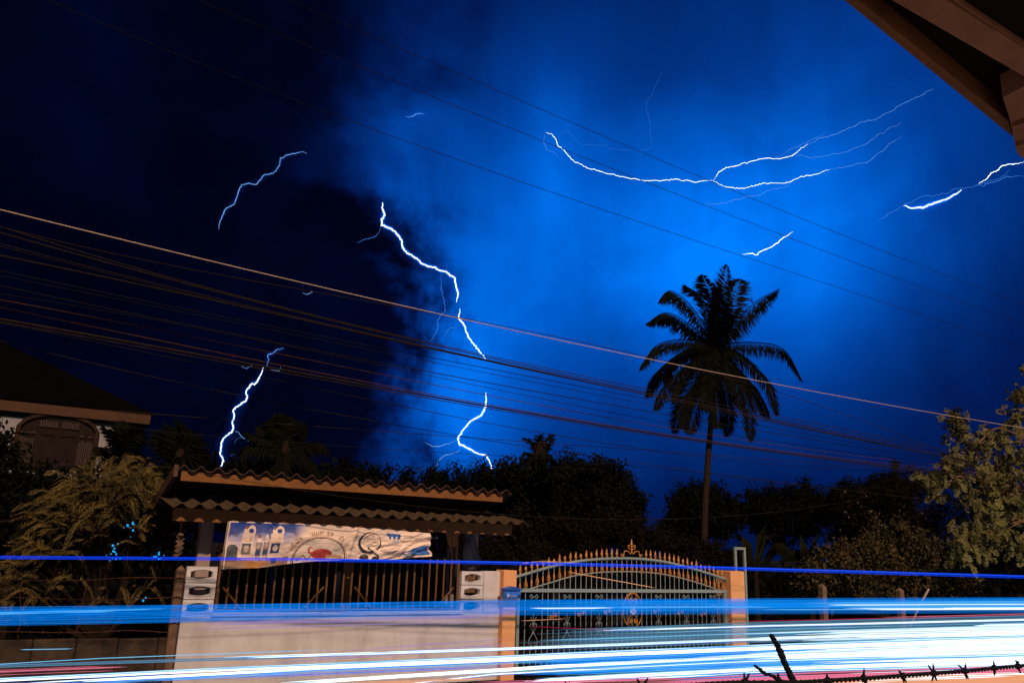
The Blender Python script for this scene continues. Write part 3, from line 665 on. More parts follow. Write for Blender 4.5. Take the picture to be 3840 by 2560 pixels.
for k, ys in enumerate((((-700, 1305), (-60, 1327), (150, 1333), (300, 1326), (412, 1327)), ((-700, 1345), (-60, 1365), (60, 1372), (250, 1377), (412, 1370)), ((-700, 1445), (-60, 1449), (180, 1452), (300, 1447), (400, 1453)))):
    barbed('barbed_wire', [P(x, y, 13.0) for x, y in ys], .006, ('top', 'middle', 'lowest')[k] + ' rusty barbed wire strand above the stained panel wall')
for k, pts in enumerate((((50, 1330), (46, 1372), (49, 1410), (42, 1449)), ((196, 1328), (200, 1345), (190, 1377), (176, 1449)))):
    o = MB().tube(cr([P(x, y, 12.985) for x, y in pts], 6), .007, 5).build('tie_wire', M_wire_r)
    tag(o, ('bent rusty tie wire between the strands near the left picture edge', 'longer curved tie wire between the barbed strands, middle of the panel wall')[k], 'wire', 'tie wires on the barbed strands')

# ------------------------------------------------------------------ right of the gate: frame, posts, stick
FY = 14.4
fr = thing('metal_frame', P(1702, 1330, FY) * np.array([1, 1, 0]), 'narrow upright pale green metal frame behind the right gate post', 'frame')
fx0, fx1, fz = X(1688, 1256, FY), X(1713, 1256, FY), Zc(1700, 1256, FY)
for a, b_ in ((fx0, fx0 + .06), (fx1 - .06, fx1)): MB().bbox(a, b_, FY, FY + .06, 0, fz - .06, .006).build('upright', M_gate, fr)
MB().bbox(fx0, fx1, FY - .002, FY + .062, fz - .059, fz, .006).build('crossbar', M_gate, fr)
for k, (x, y, wd) in enumerate(((1894, 1340, 18), (2072, 1349, 18))):
    c = P(x, y, 13.2); hw = wd * mpp(c) / 2 * .8
    t = thing('fence_post', (c[0], 13.2, 0), ('pointed concrete fence post nearer the gate, in front of the low bush', 'pointed concrete fence post farther right along the roadside')[k], 'post', 'concrete fence posts')
    post_mesh(MB(), c[0] - hw, c[0] + hw, 13.2, 13.2 + 2 * hw, c[2]).build('shaft', M_conc, t)
st = thing('broken_stick', P(2128, 1450, 13.1), 'short pale broken stick leaning out of the roadside grass', 'stick')
MB().tube([P(2090, 1440, 13.1), P(2110, 1395, 13.1), P(2133, 1352, 13.1)], [.02, .024, .03], 6).build('stem', M_plaster, st)

# ------------------------------------------------------------------ house at the left
HY = 26.0
hz0 = 0; hx_r = X(268, 985, HY); hx_l = X(-260, 950, HY)
ze = (Zc(20, 950, HY) + Zc(260, 985, HY)) / 2
house = thing('house', ((hx_l + hx_r) / 2, HY, 0), 'white upper storey of a house with dark hipped roof and arched shuttered window', 'house')
MB().bbox(hx_l, hx_r, HY, HY + 9, 0, ze, .02).build('wall', M_house, house)
MB().bbox(hx_l - .01, hx_r + .01, HY - .012, HY + 9, ze - .02, ze + .36, .004).build('eave_band', M_teal, house)
OV = .16; xe = X(347, 955, HY - OV); zf0 = (Zc(10, 935, HY - OV) + Zc(340, 955, HY - OV)) / 2
MB().bbox(hx_l - 1, xe, HY - OV, HY - OV + .05, zf0 - .16, zf0 + .16, .01).build('fascia', M_hfas, house)
MB().bbox(xe - .05, xe, HY - OV + .05, HY + 10, zf0 - .16, zf0 + .155, .01).build('side_fascia', M_hfas, house)
MB().bbox(hx_l - 1, xe - .06, HY - OV + .06, HY + 10, zf0 - .10, zf0 - .06).build('soffit', M_darkwood, house)
zrg = zf0 + 3.1
rf = MB(); rf.add([(hx_l - 1, HY - OV - .05, zf0 + .16), (xe + .05, HY - OV - .05, zf0 + .16), (xe + .05, HY + 10, zf0 + .16), (hx_l - 1, HY + 10, zf0 + .16), (hx_l - 1, HY + 4.5, zrg), (xe - 5.4, HY + 4.5, zrg)], [[0, 1, 5, 4], [1, 2, 5], [2, 3, 4, 5], [0, 4, 3], [0, 3, 2, 1]])
rf.build('roof', M_hroof, house)
# arched window
wx0, wx1 = X(40, 1000, HY), X(222, 1000, HY); wzb = Zc(120, 1075, HY); wzs = Zc(130, 985, HY); wza = Zc(130, 952, HY)
win = MB(); arc = [(wx0, wzb)] + [(wx0 + (wx1 - wx0) * t, wzs + (wza - wzs) * (1 - (2 * t - 1) ** 2) ** .6) for t in np.linspace(0, 1, 15)] + [(wx1, wzb)]
win.extrude([(x, HY - .06, z) for x, z in arc], (0, .06, 0)); wo_ = win.build('window', M_shut, house)
MB().tube([np.array([x, HY - .07, z]) for x, z in arc], .07, 5).build('frame', M_darkwood, wo_)
for k, (fa, fb, za, zb) in enumerate(((.03, .22, wzb + .9, wzs - .1), (.28, .47, wzb + .9, wzs - .15), (.53, .72, wzb + .9, wzs - .15), (.78, .97, wzb + .9, wzs - .1), (.25, .49, wzs + .02, wza - .18), (.53, .76, wzs + .02, wza - .18), (.03, .22, wzb + .1, wzb + .82), (.78, .97, wzb + .1, wzb + .82))):
    n = 7
    for i in range(n):
        xa = wx0 + (wx1 - wx0) * (fa + (fb - fa) * i / n); xb_ = xa + (wx1 - wx0) * (fb - fa) / n * .62
        MB().box(xa, xb_, HY - .10, HY - .062, za, zb - rnd.uniform(0, .08)).build('slat', M_slat if k not in (1, 2) else M_shut, wo_)

# ------------------------------------------------------------------ foliage builders
def leaf_quads(pos, dirs, nor, L, W):
    side = np.cross(dirs, nor); side /= (np.linalg.norm(side, axis=1, keepdims=True) + 1e-9); n = len(pos)
    L = L[:, None]; W = W[:, None]
    V = np.stack([pos, pos + dirs * L * .45 + side * W * .5, pos + dirs * L - nor * L * .12, pos + dirs * L * .45 - side * W * .5], 1).reshape(-1, 3)
    return V, np.arange(4 * n).reshape(-1, 4)
def unit(v): return v / (np.linalg.norm(v, axis=1, keepdims=True) + 1e-9)
def leaf_cloud(clumps, n, L, W=None, droop=.4, shell=.45, sub=14):
    """leaves in little sprays, the sprays scattered through the clumps"""
    W = L * .5 if W is None else W
    cs = np.array([c[:3] for c in clumps]); rs = np.array([c[3] if len(c) == 4 else c[3:6] for c in clumps], dtype=object)
    wts = np.array([np.mean(r) ** 2 for r in rs], float); wts /= wts.sum(); ns = max(1, n // sub)
    idx = rng.choice(len(clumps), ns, p=wts); d = unit(rng.normal(size=(ns, 3))); u = rng.random(ns) ** shell
    R3 = np.array([np.broadcast_to(np.asarray(rs[i], float), 3) for i in idx])
    sp = cs[idx] + d * u[:, None] * R3 * (1 + .25 * rng.normal(size=(ns, 1)))
    sd_ = unit(d + rng.normal(size=(ns, 3)) * .6 + np.array([0, 0, -droop]))
    pos = np.repeat(sp, sub, 0) + rng.normal(size=(ns * sub, 3)) * L * .8 + np.repeat(sd_, sub, 0) * (rng.random((ns * sub, 1)) * L * 2.2)
    dr = unit(np.repeat(sd_, sub, 0) + rng.normal(size=(ns * sub, 3)) * .65 + np.array([0, 0, -droop * .6]))
    nr = unit(rng.normal(size=(ns * sub, 3)) + np.array([0, -.5, 1.0]))
    k = np.repeat(rng.uniform(.55, 1.5, ns), sub) * rng.uniform(.75, 1.25, ns * sub)
    return leaf_quads(pos, dr, nr, L * k, W * k)
def tree(name, label, clumps, n, L, material, base=None, group=None, cat='tree', W=None, trunk=None, droop=.4, shell=.45, bark=None, extra=None):
    cs = np.array([c[:3] for c in clumps]); b = np.array([cs[:, 0].mean(), cs[:, 1].mean(), 0]) if base is None else np.asarray(base, float)
    t = thing(name, b, label, cat, group)
    tb = MB(); top_ = cs.mean(0); r0 = trunk if trunk else .12
    mid = b + (top_ - b) * .45 + np.array([rnd.uniform(-.1, .1), 0, 0]); tb.tube(cr([b, mid, top_], 4), [r0 * (1 - .6 * i / 8) for i in range(9)], 7)
    for c in cs[:14]:
        s = b + (top_ - b) * rnd.uniform(.35, .8); m = (s + c) / 2 + rng.normal(size=3) * .12 * np.linalg.norm(c - s) * .5
        tb.tube(cr([s, m, c], 3), [r0 * .45, r0 * .38, r0 * .32, r0 * .26, r0 * .2, r0 * .14, r0 * .1], 5)
    tb.build('trunk', bark or M_bark, t)
    V, F = leaf_cloud(clumps, n, L, W, droop, shell); np_obj('crown', V, F, material, t)
    return t
def px_clumps(lst, Yd, dy=1.0, squash=1.0, split=5):
    """(x, y, r) blobs of the measuring frame stood up at depth Yd with depth of their own; each broken into smaller ones"""
    out = []
    for (x, y, r) in lst:
        c = P(x, y, Yd + rnd.uniform(-dy, dy)); R = r * mpp(c)
        out.append((*c, R * .75))
        for k in range(split):
            d = unit(rng.normal(size=(1, 3)))[0]; out.append((*(c + d * R * .75 * np.array([1, 1, squash])), R * rnd.uniform(.25, .45)))
        for k in range(4):
            d = unit(rng.normal(size=(1, 3)))[0]; out.append((*(c + d * R * rnd.uniform(.95, 1.3)), R * rnd.uniform(.10, .2)))
    return out
def pinnate(curve, n, L, W, a=1.0, fwd=.45, down=.3, jit=.15, env=None, up=np.array([0, 0, 1.0])):
    """leaflets along both sides of a rachis"""
    cv_ = np.array(curve); seg = np.linspace(0, len(cv_) - 1.001, n); i0 = seg.astype(int); fr_ = (seg - i0)[:, None]
    p = cv_[i0] * (1 - fr_) + cv_[np.minimum(i0 + 1, len(cv_) - 1)] * fr_; T = unit(cv_[np.minimum(i0 + 1, len(cv_) - 1)] - cv_[i0])
    S = unit(np.cross(T, np.broadcast_to(up, T.shape))); t = np.linspace(0, 1, n); e = (np.sin(np.pi * np.clip(t * .9 + .12, 0, 1)) ** .6 if env is None else env(t))
    Vs, Fs, b = [], [], 0
    for s in (-1, 1):
        d = unit(S * s * a + T * fwd + np.array([0, 0, -1.0]) * down + rng.normal(size=p.shape) * jit)
        nr = unit(np.cross(d, T) + rng.normal(size=p.shape) * .15)
        V, F = leaf_quads(p, d, nr, L * e * rng.uniform(.85, 1.12, n), np.full(n, W)); Vs.append(V); Fs.append(F + b); b += len(V)
    return np.concatenate(Vs), np.concatenate(Fs)

# ------------------------------------------------------------------ coconut palms
def palm(name, label, ctr, base, fronds, Yd, Lf, group=None, trunk_r=.17, mids=None, nleaf=70, wleaf=.05, trunk_mat=None):
    c = P(*ctr, Yd); b = P(*base, Yd); b[2] = 0
    t = thing(name, b, label, 'palm tree', group)
    pts = cr([b] + [P(*m, Yd) for m in (mids or [])] + [c + np.array([0, 0, -.3])], 10); k = len(pts)
    MB().tube(pts, [trunk_r * (1.35 - .6 * i / k) * (1 + .05 * (i % 2)) for i in range(k)], 10).build('trunk', trunk_mat or M_trunk, t, True)
    MB().tube([c + np.array([0, 0, -.7]), c + np.array([0, 0, -.2]), c + np.array([0, 0, .35])], [.16, .27, .08], 8).build('crown_shaft', M_bark, t)
    for f in fronds:
        dy = f[0]; q = [c] + [P(x, y, Yd + dy * (i + 1) / len(f[1:])) for i, (x, y) in enumerate(f[1:])]
        q[0] = c + (q[1] - c) * .03
        cur = cr(q, 8); m = len(cur); fo = MB().tube(cur, [.045 * (1 - .85 * i / m) for i in range(m)], 4)
        # fronds fold: leaflets hang under gravity
        T = cur[-1] - cur[0]; hz = abs(T[2]) / (np.linalg.norm(T) + 1e-6)
        side_up = np.array([0, -1.0, .25]) if rnd.random() < .65 else np.array([.0, -.3, 1.0])
        V, F = pinnate(cur, nleaf, Lf, wleaf, a=.95 - .45 * (1 - hz), fwd=.8, down=(1.15 if hz < .75 else .4) + rnd.uniform(-.1, .2), jit=.12, up=side_up)
        nv = len(fo.v); allV = np.concatenate([np.array(fo.v), V]); allF = fo.f + [[int(i) + nv for i in r] for r in F]
        np_obj('frond', allV, allF, L_palm, t)
    for k in range(7):
        a = k * .9; MB().lathe(c + np.array([.30 * math.cos(a), .30 * math.sin(a), -.55 - .1 * (k % 2)]), [(-.12, .03), (-.07, .10), (.03, .115), (.10, .05)], 7).build('coconut', L_palm, t, True)
    return t
PF = [(0.6, (1662, 700), (1670, 604)), (-1, (1640, 690), (1612, 628)), (1, (1615, 690), (1570, 652)), (-1, (1590, 705), (1540, 668), (1513, 694)), (.8, (1585, 745), (1530, 718), (1482, 745)),
      (-.8, (1580, 780), (1510, 792), (1466, 853)), (1.2, (1575, 805), (1515, 850), (1482, 915)), (-1.5, (1590, 830), (1530, 880), (1503, 945)), (.5, (1605, 850), (1570, 920), (1546, 1000)),
      (-1.4, (1620, 870), (1595, 940), (1580, 1000)), (1.5, (1660, 860), (1675, 940), (1668, 1005)), (-.8, (1690, 850), (1718, 930), (1725, 1020)), (1, (1680, 840), (1730, 900), (1760, 960)), (-1, (1705, 815), (1765, 880), (1787, 958)),
      (.4, (1725, 786), (1800, 802), (1846, 880)), (-.5, (1690, 738), (1740, 690), (1792, 662)), (.8, (1675, 720), (1690, 660), (1703, 640)), (-2.2, (1640, 830), (1625, 890), (1632, 950)), (-2.4, (1665, 830), (1690, 880), (1700, 945)),
      (-2, (1650, 740), (1655, 690), (1640, 650)), (2.2, (1600, 790), (1545, 830), (1530, 890)), (-2.2, (1600, 820), (1560, 860), (1545, 930)), (-1.8, (1610, 860), (1575, 920), (1562, 985)), (-1, (1640, 880), (1648, 940), (1650, 985)), (1.4, (1700, 850), (1745, 905), (1770, 965))]
palm('coconut_palm', 'tall coconut palm standing alone against the blue sky, right of centre', (1646, 792), (1615, 1330), PF, 30.0, 1.12, mids=[(1618, 1200), (1626, 1060), (1634, 955)], nleaf=150, wleaf=.075, trunk_r=.14)
PF2 = [(0, (655, 990), (662, 955)), (1, (630, 1000), (590, 975)), (-1, (620, 1025), (570, 1025), (548, 1055)), (1, (630, 1040), (590, 1060), (570, 1095)), (0, (690, 1020), (735, 1015), (760, 1040)), (-1, (685, 1040), (720, 1060), (740, 1095)), (1, (680, 1000), (700, 965)), (0, (640, 985), (625, 960)), (-1, (650, 1060), (645, 1100)), (0, (625, 1010), (560, 990)), (1, (670, 1065), (690, 1110))]
palm('coconut_palm', 'black palm silhouette behind the shed roof on the left', (655, 1028), (652, 1300), PF2, 40.0, .9, 'dark palms in the background', nleaf=46, wleaf=.16)
PF3 = [(0, (262, 1010), (235, 975)), (.5, (280, 1000), (282, 965)), (-.5, (300, 1010), (330, 985)), (.5, (255, 1035), (218, 1025)), (0, (315, 1040), (345, 1060)), (-.5, (262, 1060), (235, 1075)), (.3, (292, 1005), (305, 975)), (-.3, (270, 1005), (255, 985))]
palm('coconut_palm', 'dark fan of palm fronds in front of the white house corner', (284, 1062), (286, 1300), PF3, 21.0, .4, 'dark palms in the background', nleaf=44, wleaf=.055)
PF4 = [(0, (420, 1020), (440, 995)), (.5, (400, 1020), (388, 1000)), (-.5, (430, 1040), (465, 1035)), (0, (425, 1055), (458, 1075)), (.3, (395, 1050), (375, 1070)), (.2, (410, 1010), (412, 985))]
palm('coconut_palm', 'small dim palm between the house and the shed roof', (412, 1060), (412, 1300), PF4, 24.0, .8, 'dark palms in the background', nleaf=40, wleaf=.08)
PF5 = [(0, (2052, 1062), (2040, 1058)), (0, (2058, 1062), (2070, 1060)), (0, (2052, 1068), (2045, 1075)), (0, (2058, 1067), (2066, 1074)), (0, (2055, 1060), (2056, 1054))]
palm('coconut_palm', 'tiny far palm just above the treetops at right', (2055, 1065), (2053, 1200), PF5, 95.0, .9, 'dark palms in the background', nleaf=14, wleaf=.25, trunk_r=.2)

# ------------------------------------------------------------------ dead palm stump rising from the big bush
dp = thing('dead_palm', P(1240, 1300, 27) * np.array([1, 1, 0]), 'headless palm with torn leaf stubs above the big central tree', 'palm tree')
c = P(1240, 1035, 27); MB().tube([np.array([c[0], 27, 0]), c + np.array([0, 0, -.5]), c + np.array([0, 0, .35])], [.2, .32, .25], 9).build('trunk', M_bark, dp)
for q in (((1228, 1035), (1220, 1015), (1200, 1005)), ((1236, 1030), (1236, 1010), (1242, 998)), ((1248, 1030), (1256, 1010), (1272, 997)), ((1225, 1045), (1212, 1042), (1205, 1040)), ((1252, 1040), (1262, 1020), (1264, 1000)), ((1230, 1050), (1215, 1055), (1195, 1055)), ((1250, 1045), (1266, 1050), (1268, 1066)), ((1232, 1040), (1228, 1060), (1226, 1075))):
    cur = cr([P(*p, 27 + rnd.uniform(-.3, .3)) for p in q], 5); m = len(cur)
    fo = MB().tube(cur, [.09 * (1 - .7 * i / m) for i in range(m)], 5); V, F = pinnate(cur, 16, .35, .07, a=.7, fwd=.8, down=.4, jit=.35)
    nv = len(fo.v); np_obj('leaf_stub', np.concatenate([np.array(fo.v), V]), fo.f + [[int(i) + nv for i in r] for r in F], L_black, dp)

# ------------------------------------------------------------------ trees, far to near
for k in range(14):
    x = 745 + k * 29 + rnd.uniform(-8, 8); yt = 1098 - 34 * (k / 13) ** .8 + rnd.uniform(-10, 8) + (10 if k < 4 else 0); Yd = 78 + rnd.uniform(-6, 6)
    cl = []
    for j in range(5):
        c = P(x + rnd.uniform(-7, 7), yt + 3 + j * 16, Yd); cl.append((*c, mpp(c) * (4 + 3.2 * j)))
    for j in range(5): c = P(x + rnd.uniform(-16, 16), yt + rnd.uniform(14, 40), Yd); cl.append((*c, mpp(c) * rnd.uniform(3, 5.5)))
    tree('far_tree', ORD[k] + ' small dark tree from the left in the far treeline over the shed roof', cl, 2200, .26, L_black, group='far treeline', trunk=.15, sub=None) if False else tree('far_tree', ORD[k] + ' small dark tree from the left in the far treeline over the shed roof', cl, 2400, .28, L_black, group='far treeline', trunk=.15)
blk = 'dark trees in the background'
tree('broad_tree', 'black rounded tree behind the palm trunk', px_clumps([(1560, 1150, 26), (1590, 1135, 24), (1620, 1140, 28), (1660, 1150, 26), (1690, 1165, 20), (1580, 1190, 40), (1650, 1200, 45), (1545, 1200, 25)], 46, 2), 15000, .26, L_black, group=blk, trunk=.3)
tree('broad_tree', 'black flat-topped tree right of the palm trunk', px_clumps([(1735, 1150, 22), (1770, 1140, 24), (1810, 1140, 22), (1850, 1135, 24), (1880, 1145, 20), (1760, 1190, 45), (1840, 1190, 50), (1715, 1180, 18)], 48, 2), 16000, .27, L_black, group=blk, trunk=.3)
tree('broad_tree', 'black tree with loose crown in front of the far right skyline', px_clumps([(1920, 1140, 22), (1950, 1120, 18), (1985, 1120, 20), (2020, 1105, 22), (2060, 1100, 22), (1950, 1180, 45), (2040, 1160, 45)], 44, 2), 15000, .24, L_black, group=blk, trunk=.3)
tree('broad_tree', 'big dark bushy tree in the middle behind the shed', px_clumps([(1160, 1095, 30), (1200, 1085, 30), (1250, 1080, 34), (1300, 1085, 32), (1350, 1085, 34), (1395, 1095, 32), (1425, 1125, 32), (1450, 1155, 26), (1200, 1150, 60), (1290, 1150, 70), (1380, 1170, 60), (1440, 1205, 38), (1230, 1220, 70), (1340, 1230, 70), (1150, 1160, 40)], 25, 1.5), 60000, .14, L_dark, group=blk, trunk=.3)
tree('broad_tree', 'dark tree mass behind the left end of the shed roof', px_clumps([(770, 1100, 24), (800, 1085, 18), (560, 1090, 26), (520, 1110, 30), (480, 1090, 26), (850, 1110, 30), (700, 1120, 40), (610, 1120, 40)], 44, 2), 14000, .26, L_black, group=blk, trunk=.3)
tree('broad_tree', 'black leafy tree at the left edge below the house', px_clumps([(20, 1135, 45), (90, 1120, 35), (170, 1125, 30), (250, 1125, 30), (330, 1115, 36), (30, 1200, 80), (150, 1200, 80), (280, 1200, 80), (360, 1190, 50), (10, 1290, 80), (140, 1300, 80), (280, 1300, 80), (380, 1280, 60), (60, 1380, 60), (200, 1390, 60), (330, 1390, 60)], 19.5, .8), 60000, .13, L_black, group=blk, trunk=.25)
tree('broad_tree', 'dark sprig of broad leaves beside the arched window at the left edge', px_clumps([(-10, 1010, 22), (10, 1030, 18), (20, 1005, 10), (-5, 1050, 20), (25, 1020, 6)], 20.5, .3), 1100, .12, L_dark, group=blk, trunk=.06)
tree('garden_hedge', 'dim brownish hedge of twiggy shrubs behind the gate', px_clumps([(1110, 1230, 40), (1170, 1220, 40), (1240, 1240, 45), (1310, 1230, 40), (1380, 1220, 42), (1440, 1215, 40), (1500, 1225, 40), (1560, 1250, 36), (1630, 1275, 30), (1140, 1300, 50), (1240, 1310, 50), (1350, 1300, 55), (1460, 1300, 55), (1570, 1310, 50), (1660, 1300, 45), (1200, 1390, 55), (1350, 1390, 55), (1500, 1390, 55), (1640, 1380, 50)], 18.5, 1.0), 60000, .10, L_brown, cat='hedge', trunk=.05, W=.035)
tree('garden_hedge', 'dark low hedge behind the metal frame right of the gate', px_clumps([(1690, 1320, 36), (1740, 1330, 36), (1790, 1325, 36), (1840, 1330, 36), (1880, 1320, 30), (1720, 1385, 40), (1800, 1390, 40), (1860, 1385, 40), (1930, 1385, 40)], 21.5, .6), 14000, .10, L_dark, cat='hedge', trunk=.05)
tree('garden_shrub', 'dark low shrub seen through the railing bars under the banner', px_clumps([(540, 1340, 40), (600, 1350, 40), (680, 1340, 45), (740, 1350, 40), (560, 1260, 40), (640, 1280, 40)], 16.6, .4), 14000, .08, L_brown, cat='shrub', trunk=.04)
tree('flowering_shrub', 'dark shrub with small pale flowers right of the palm', px_clumps([(1960, 1170, 40), (2010, 1140, 40), (2060, 1130, 38), (2110, 1120, 36), (1985, 1230, 50), (2060, 1200, 60), (2120, 1190, 50), (1930, 1220, 30)], 19, .8), 26000, .10, L_brown, cat='shrub', trunk=.07, W=.04)
fb = MB()
for k in range(46):
    p = P(rnd.uniform(1920, 2130), rnd.uniform(1125, 1270), 18.2 + rnd.uniform(-.3, .3))
    for j in range(4): a = j * 1.57 + rnd.random(); e = .03; fb.add([p, p + e * np.array([math.cos(a - .4), -.3, math.sin(a - .4)]), p + 1.5 * e * np.array([math.cos(a), -.2, math.sin(a)]), p + e * np.array([math.cos(a + .4), -.3, math.sin(a + .4)])], [[0, 1, 2, 3]])
fl_o = [o for o in C.objects if o.name.startswith('flowering_shrub')][0]
tag(fb.build('flowers', M_flow, fl_o), kind='stuff')
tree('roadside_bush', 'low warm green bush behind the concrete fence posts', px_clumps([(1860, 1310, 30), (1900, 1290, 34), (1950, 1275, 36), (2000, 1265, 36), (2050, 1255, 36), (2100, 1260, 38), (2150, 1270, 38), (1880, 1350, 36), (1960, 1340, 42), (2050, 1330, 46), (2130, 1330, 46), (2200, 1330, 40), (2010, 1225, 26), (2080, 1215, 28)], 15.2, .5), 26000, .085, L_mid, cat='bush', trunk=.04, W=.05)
tree('broad_tree', 'black foliage closing the right edge behind the pale green tree', px_clumps([(2250, 1150, 80), (2330, 1200, 90), (2220, 1250, 70), (2320, 1300, 80), (2200, 1330, 60), (2400, 1100, 100), (2390, 1300, 90), (2260, 1380, 60)], 19.5, .6), 24000, .13, L_black, group=blk, trunk=.2)
# pale green tree at the right: pinnate leaves on drooping twigs
rt = thing('roadside_tree', P(2420, 1400, 14.6) * np.array([1, 1, 0]), 'pale green feathery-leaved tree lit at the right edge', 'tree')
rb_ = P(2420, 1400, 14.6); rb_[2] = 0; tb = MB(); hub = P(2390, 1180, 14.6)
tb.tube(cr([rb_, P(2410, 1300, 14.6), hub], 5), [.13] * 3 + [.11] * 4 + [.09] * 4, 8)
sp = [(2200, 985, 34), (2185, 955, 20), (2235, 1035, 46), (2335, 960, 34), (2345, 905, 24), (2300, 1075, 56), (2200, 1090, 34), (2150, 1112, 34), (2130, 1100, 18), (2255, 1150, 56), (2335, 1150, 60), (2225, 1225, 44), (2290, 1215, 48), (2340, 1245, 40), (2200, 1270, 26), (2250, 1265, 30), (2345, 1040, 40), (2360, 850, 18), (2180, 1060, 24), (2310, 1010, 26), (2270, 1000, 24), (2265, 1090, 40), (2390, 1080, 60), (2420, 1180, 70)]
Vs, Fs, bcount = [], [], 0
for (x, y, r) in sp:
    for k in range(int(r * 1.5)):
        c = P(x + rnd.gauss(0, r * .42), y + rnd.gauss(0, r * .42), 14.6 + rnd.uniform(-.55, .45)); ln = rnd.uniform(.22, .42)
        dirv = unit(np.array([[rnd.gauss(-.25, .7), rnd.gauss(-.2, .5), rnd.gauss(-.35, .55)]]))[0]
        cur = [c, c + dirv * ln * .5, c + dirv * ln + np.array([0, 0, -ln * .25])]
        V, F = pinnate(cr(cur, 3), 9, rnd.uniform(.12, .18), .062, a=1, fwd=.55, down=.2, jit=.15, up=unit(rng.normal(size=(1, 3)) + np.array([[0, -.9, .8]]))[0]); Vs.append(V); Fs.append(F + bcount); bcount += len(V)
    tb.tube(cr([hub + (P(x, y, 14.6) - hub) * .1, (hub + P(x, y, 14.6)) / 2 + np.array([0, 0, .15]), P(x, y, 14.6)], 4), [.035] * 3 + [.022] * 3 + [.012] * 3, 5)
tb.tube(cr([P(2248, 1018, 14.2), P(2275, 990, 14.2), P(2300, 984, 14.2), P(2352, 1008, 14.2), P(2400, 1060, 14.3)], 5), .022, 6)
tb.tube(cr([P(2180, 1106, 14.2), P(2200, 1094, 14.2), P(2232, 1090, 14.3)], 4), .022, 6)
tb.build('trunk', M_barkl, rt); np_obj('crown', np.concatenate(Vs), np.concatenate(Fs), L_lit, rt)
# feathery bush at the left
ft = thing('feathery_bush', P(250, 1400, 15.0) * np.array([1, 1, 0]), 'large feathery golden green bush left of the shed', 'bush')
tb = MB(); b0 = P(240, 1400, 15.2); b0[2] = 0; Vs, Fs, bcount = [], [], 0
sp = [(300, 1075, 44, 60), (240, 1090, 40, 46), (190, 1100, 40, 40), (330, 1110, 40, 46), (150, 1130, 36, 30), (270, 1130, 50, 60), (200, 1160, 46, 46), (330, 1160, 46, 40), (130, 1180, 30, 26), (230, 1190, 40, 34), (160, 1195, 40, 34), (110, 1240, 34, 26), (80, 1250, 26, 16), (60, 1290, 30, 22), (190, 1250, 34, 14), (300, 1200, 40, 20), (30, 1320, 30, 18), (100, 1350, 34, 22), (170, 1290, 30, 12), (210, 1370, 24, 10), (340, 1330, 14, 8), (260, 1320, 30, 7), (20, 1390, 30, 14)]
for (x, y, r, n) in sp:
    for k in range(int(n * (.85 if y < 1150 else .55))):
        c = P(x + rnd.gauss(0, r * .55), y + 16 + rnd.gauss(0, r * .42), 15 + rnd.uniform(-.7, .9)); ln = rnd.uniform(.28, .55)
        dx = rnd.gauss(-.55 if x < 200 else .1, .6)
        dirv = unit(np.array([[dx, rnd.gauss(-.15, .4), rnd.gauss(.15, .35)]]))[0]
        cur = cr([c, c + dirv * ln * .5 + np.array([0, 0, .02]), c + dirv * ln + np.array([0, 0, -ln * .35])], 4)
        V, F = pinnate(cur, 20, rnd.uniform(.07, .11), .019, a=1, fwd=.7, down=.35, jit=.12, up=np.array([rnd.gauss(0, .3), -.6, 1.0])); Vs.append(V); Fs.append(F + bcount); bcount += len(V)
    tgt = P(x, y, 15); tb.tube(cr([b0 + np.array([0, 0, .5]), (b0 + tgt) / 2 + np.array([rnd.uniform(-.2, .2), 0, .3]), tgt], 4), [.05] * 3 + [.03] * 3 + [.014] * 3, 5)
tb.tube([b0, b0 + np.array([0, 0, .7])], .07, 7); tb.tube(cr([P(-10, 1200, 14.8), P(50, 1192, 14.8), P(125, 1190, 14.9)], 4), .02, 5)
tb.build('trunk', M_bark, ft); np_obj('crown', np.concatenate(Vs), np.concatenate(Fs), L_fern, ft)
# fronds hanging through the barbed wire
for k, (q, lab) in enumerate(((((345, 1300), (352, 1310), (356, 1325), (340, 1345)), 'single drooping dry frond hanging near the concrete post'), (((120, 1395), (60, 1350), (10, 1375), (-20, 1390)), 'long pale frond lying over the barbed wire at the lower left'), (((170, 1265), (130, 1270), (60, 1290), (-20, 1310)), 'golden frond reaching to the left picture edge above the wires'), (((185, 1325), (205, 1350), (215, 1375)), 'short frond hanging beside the curved tie wire'))):
    cur = cr([P(x, y, 13.4) for x, y in q], 6); fo = MB().tube(cur, .008, 4); V, F = pinnate(cur, 34, .13, .026, a=.9, fwd=.6, down=.5, jit=.12)
    nv = len(fo.v); tag(np_obj('hanging_frond', np.concatenate([np.array(fo.v), V]), fo.f + [[int(i) + nv for i in r] for r in F], L_fern), lab, 'frond', 'fronds hanging over the panel wall')
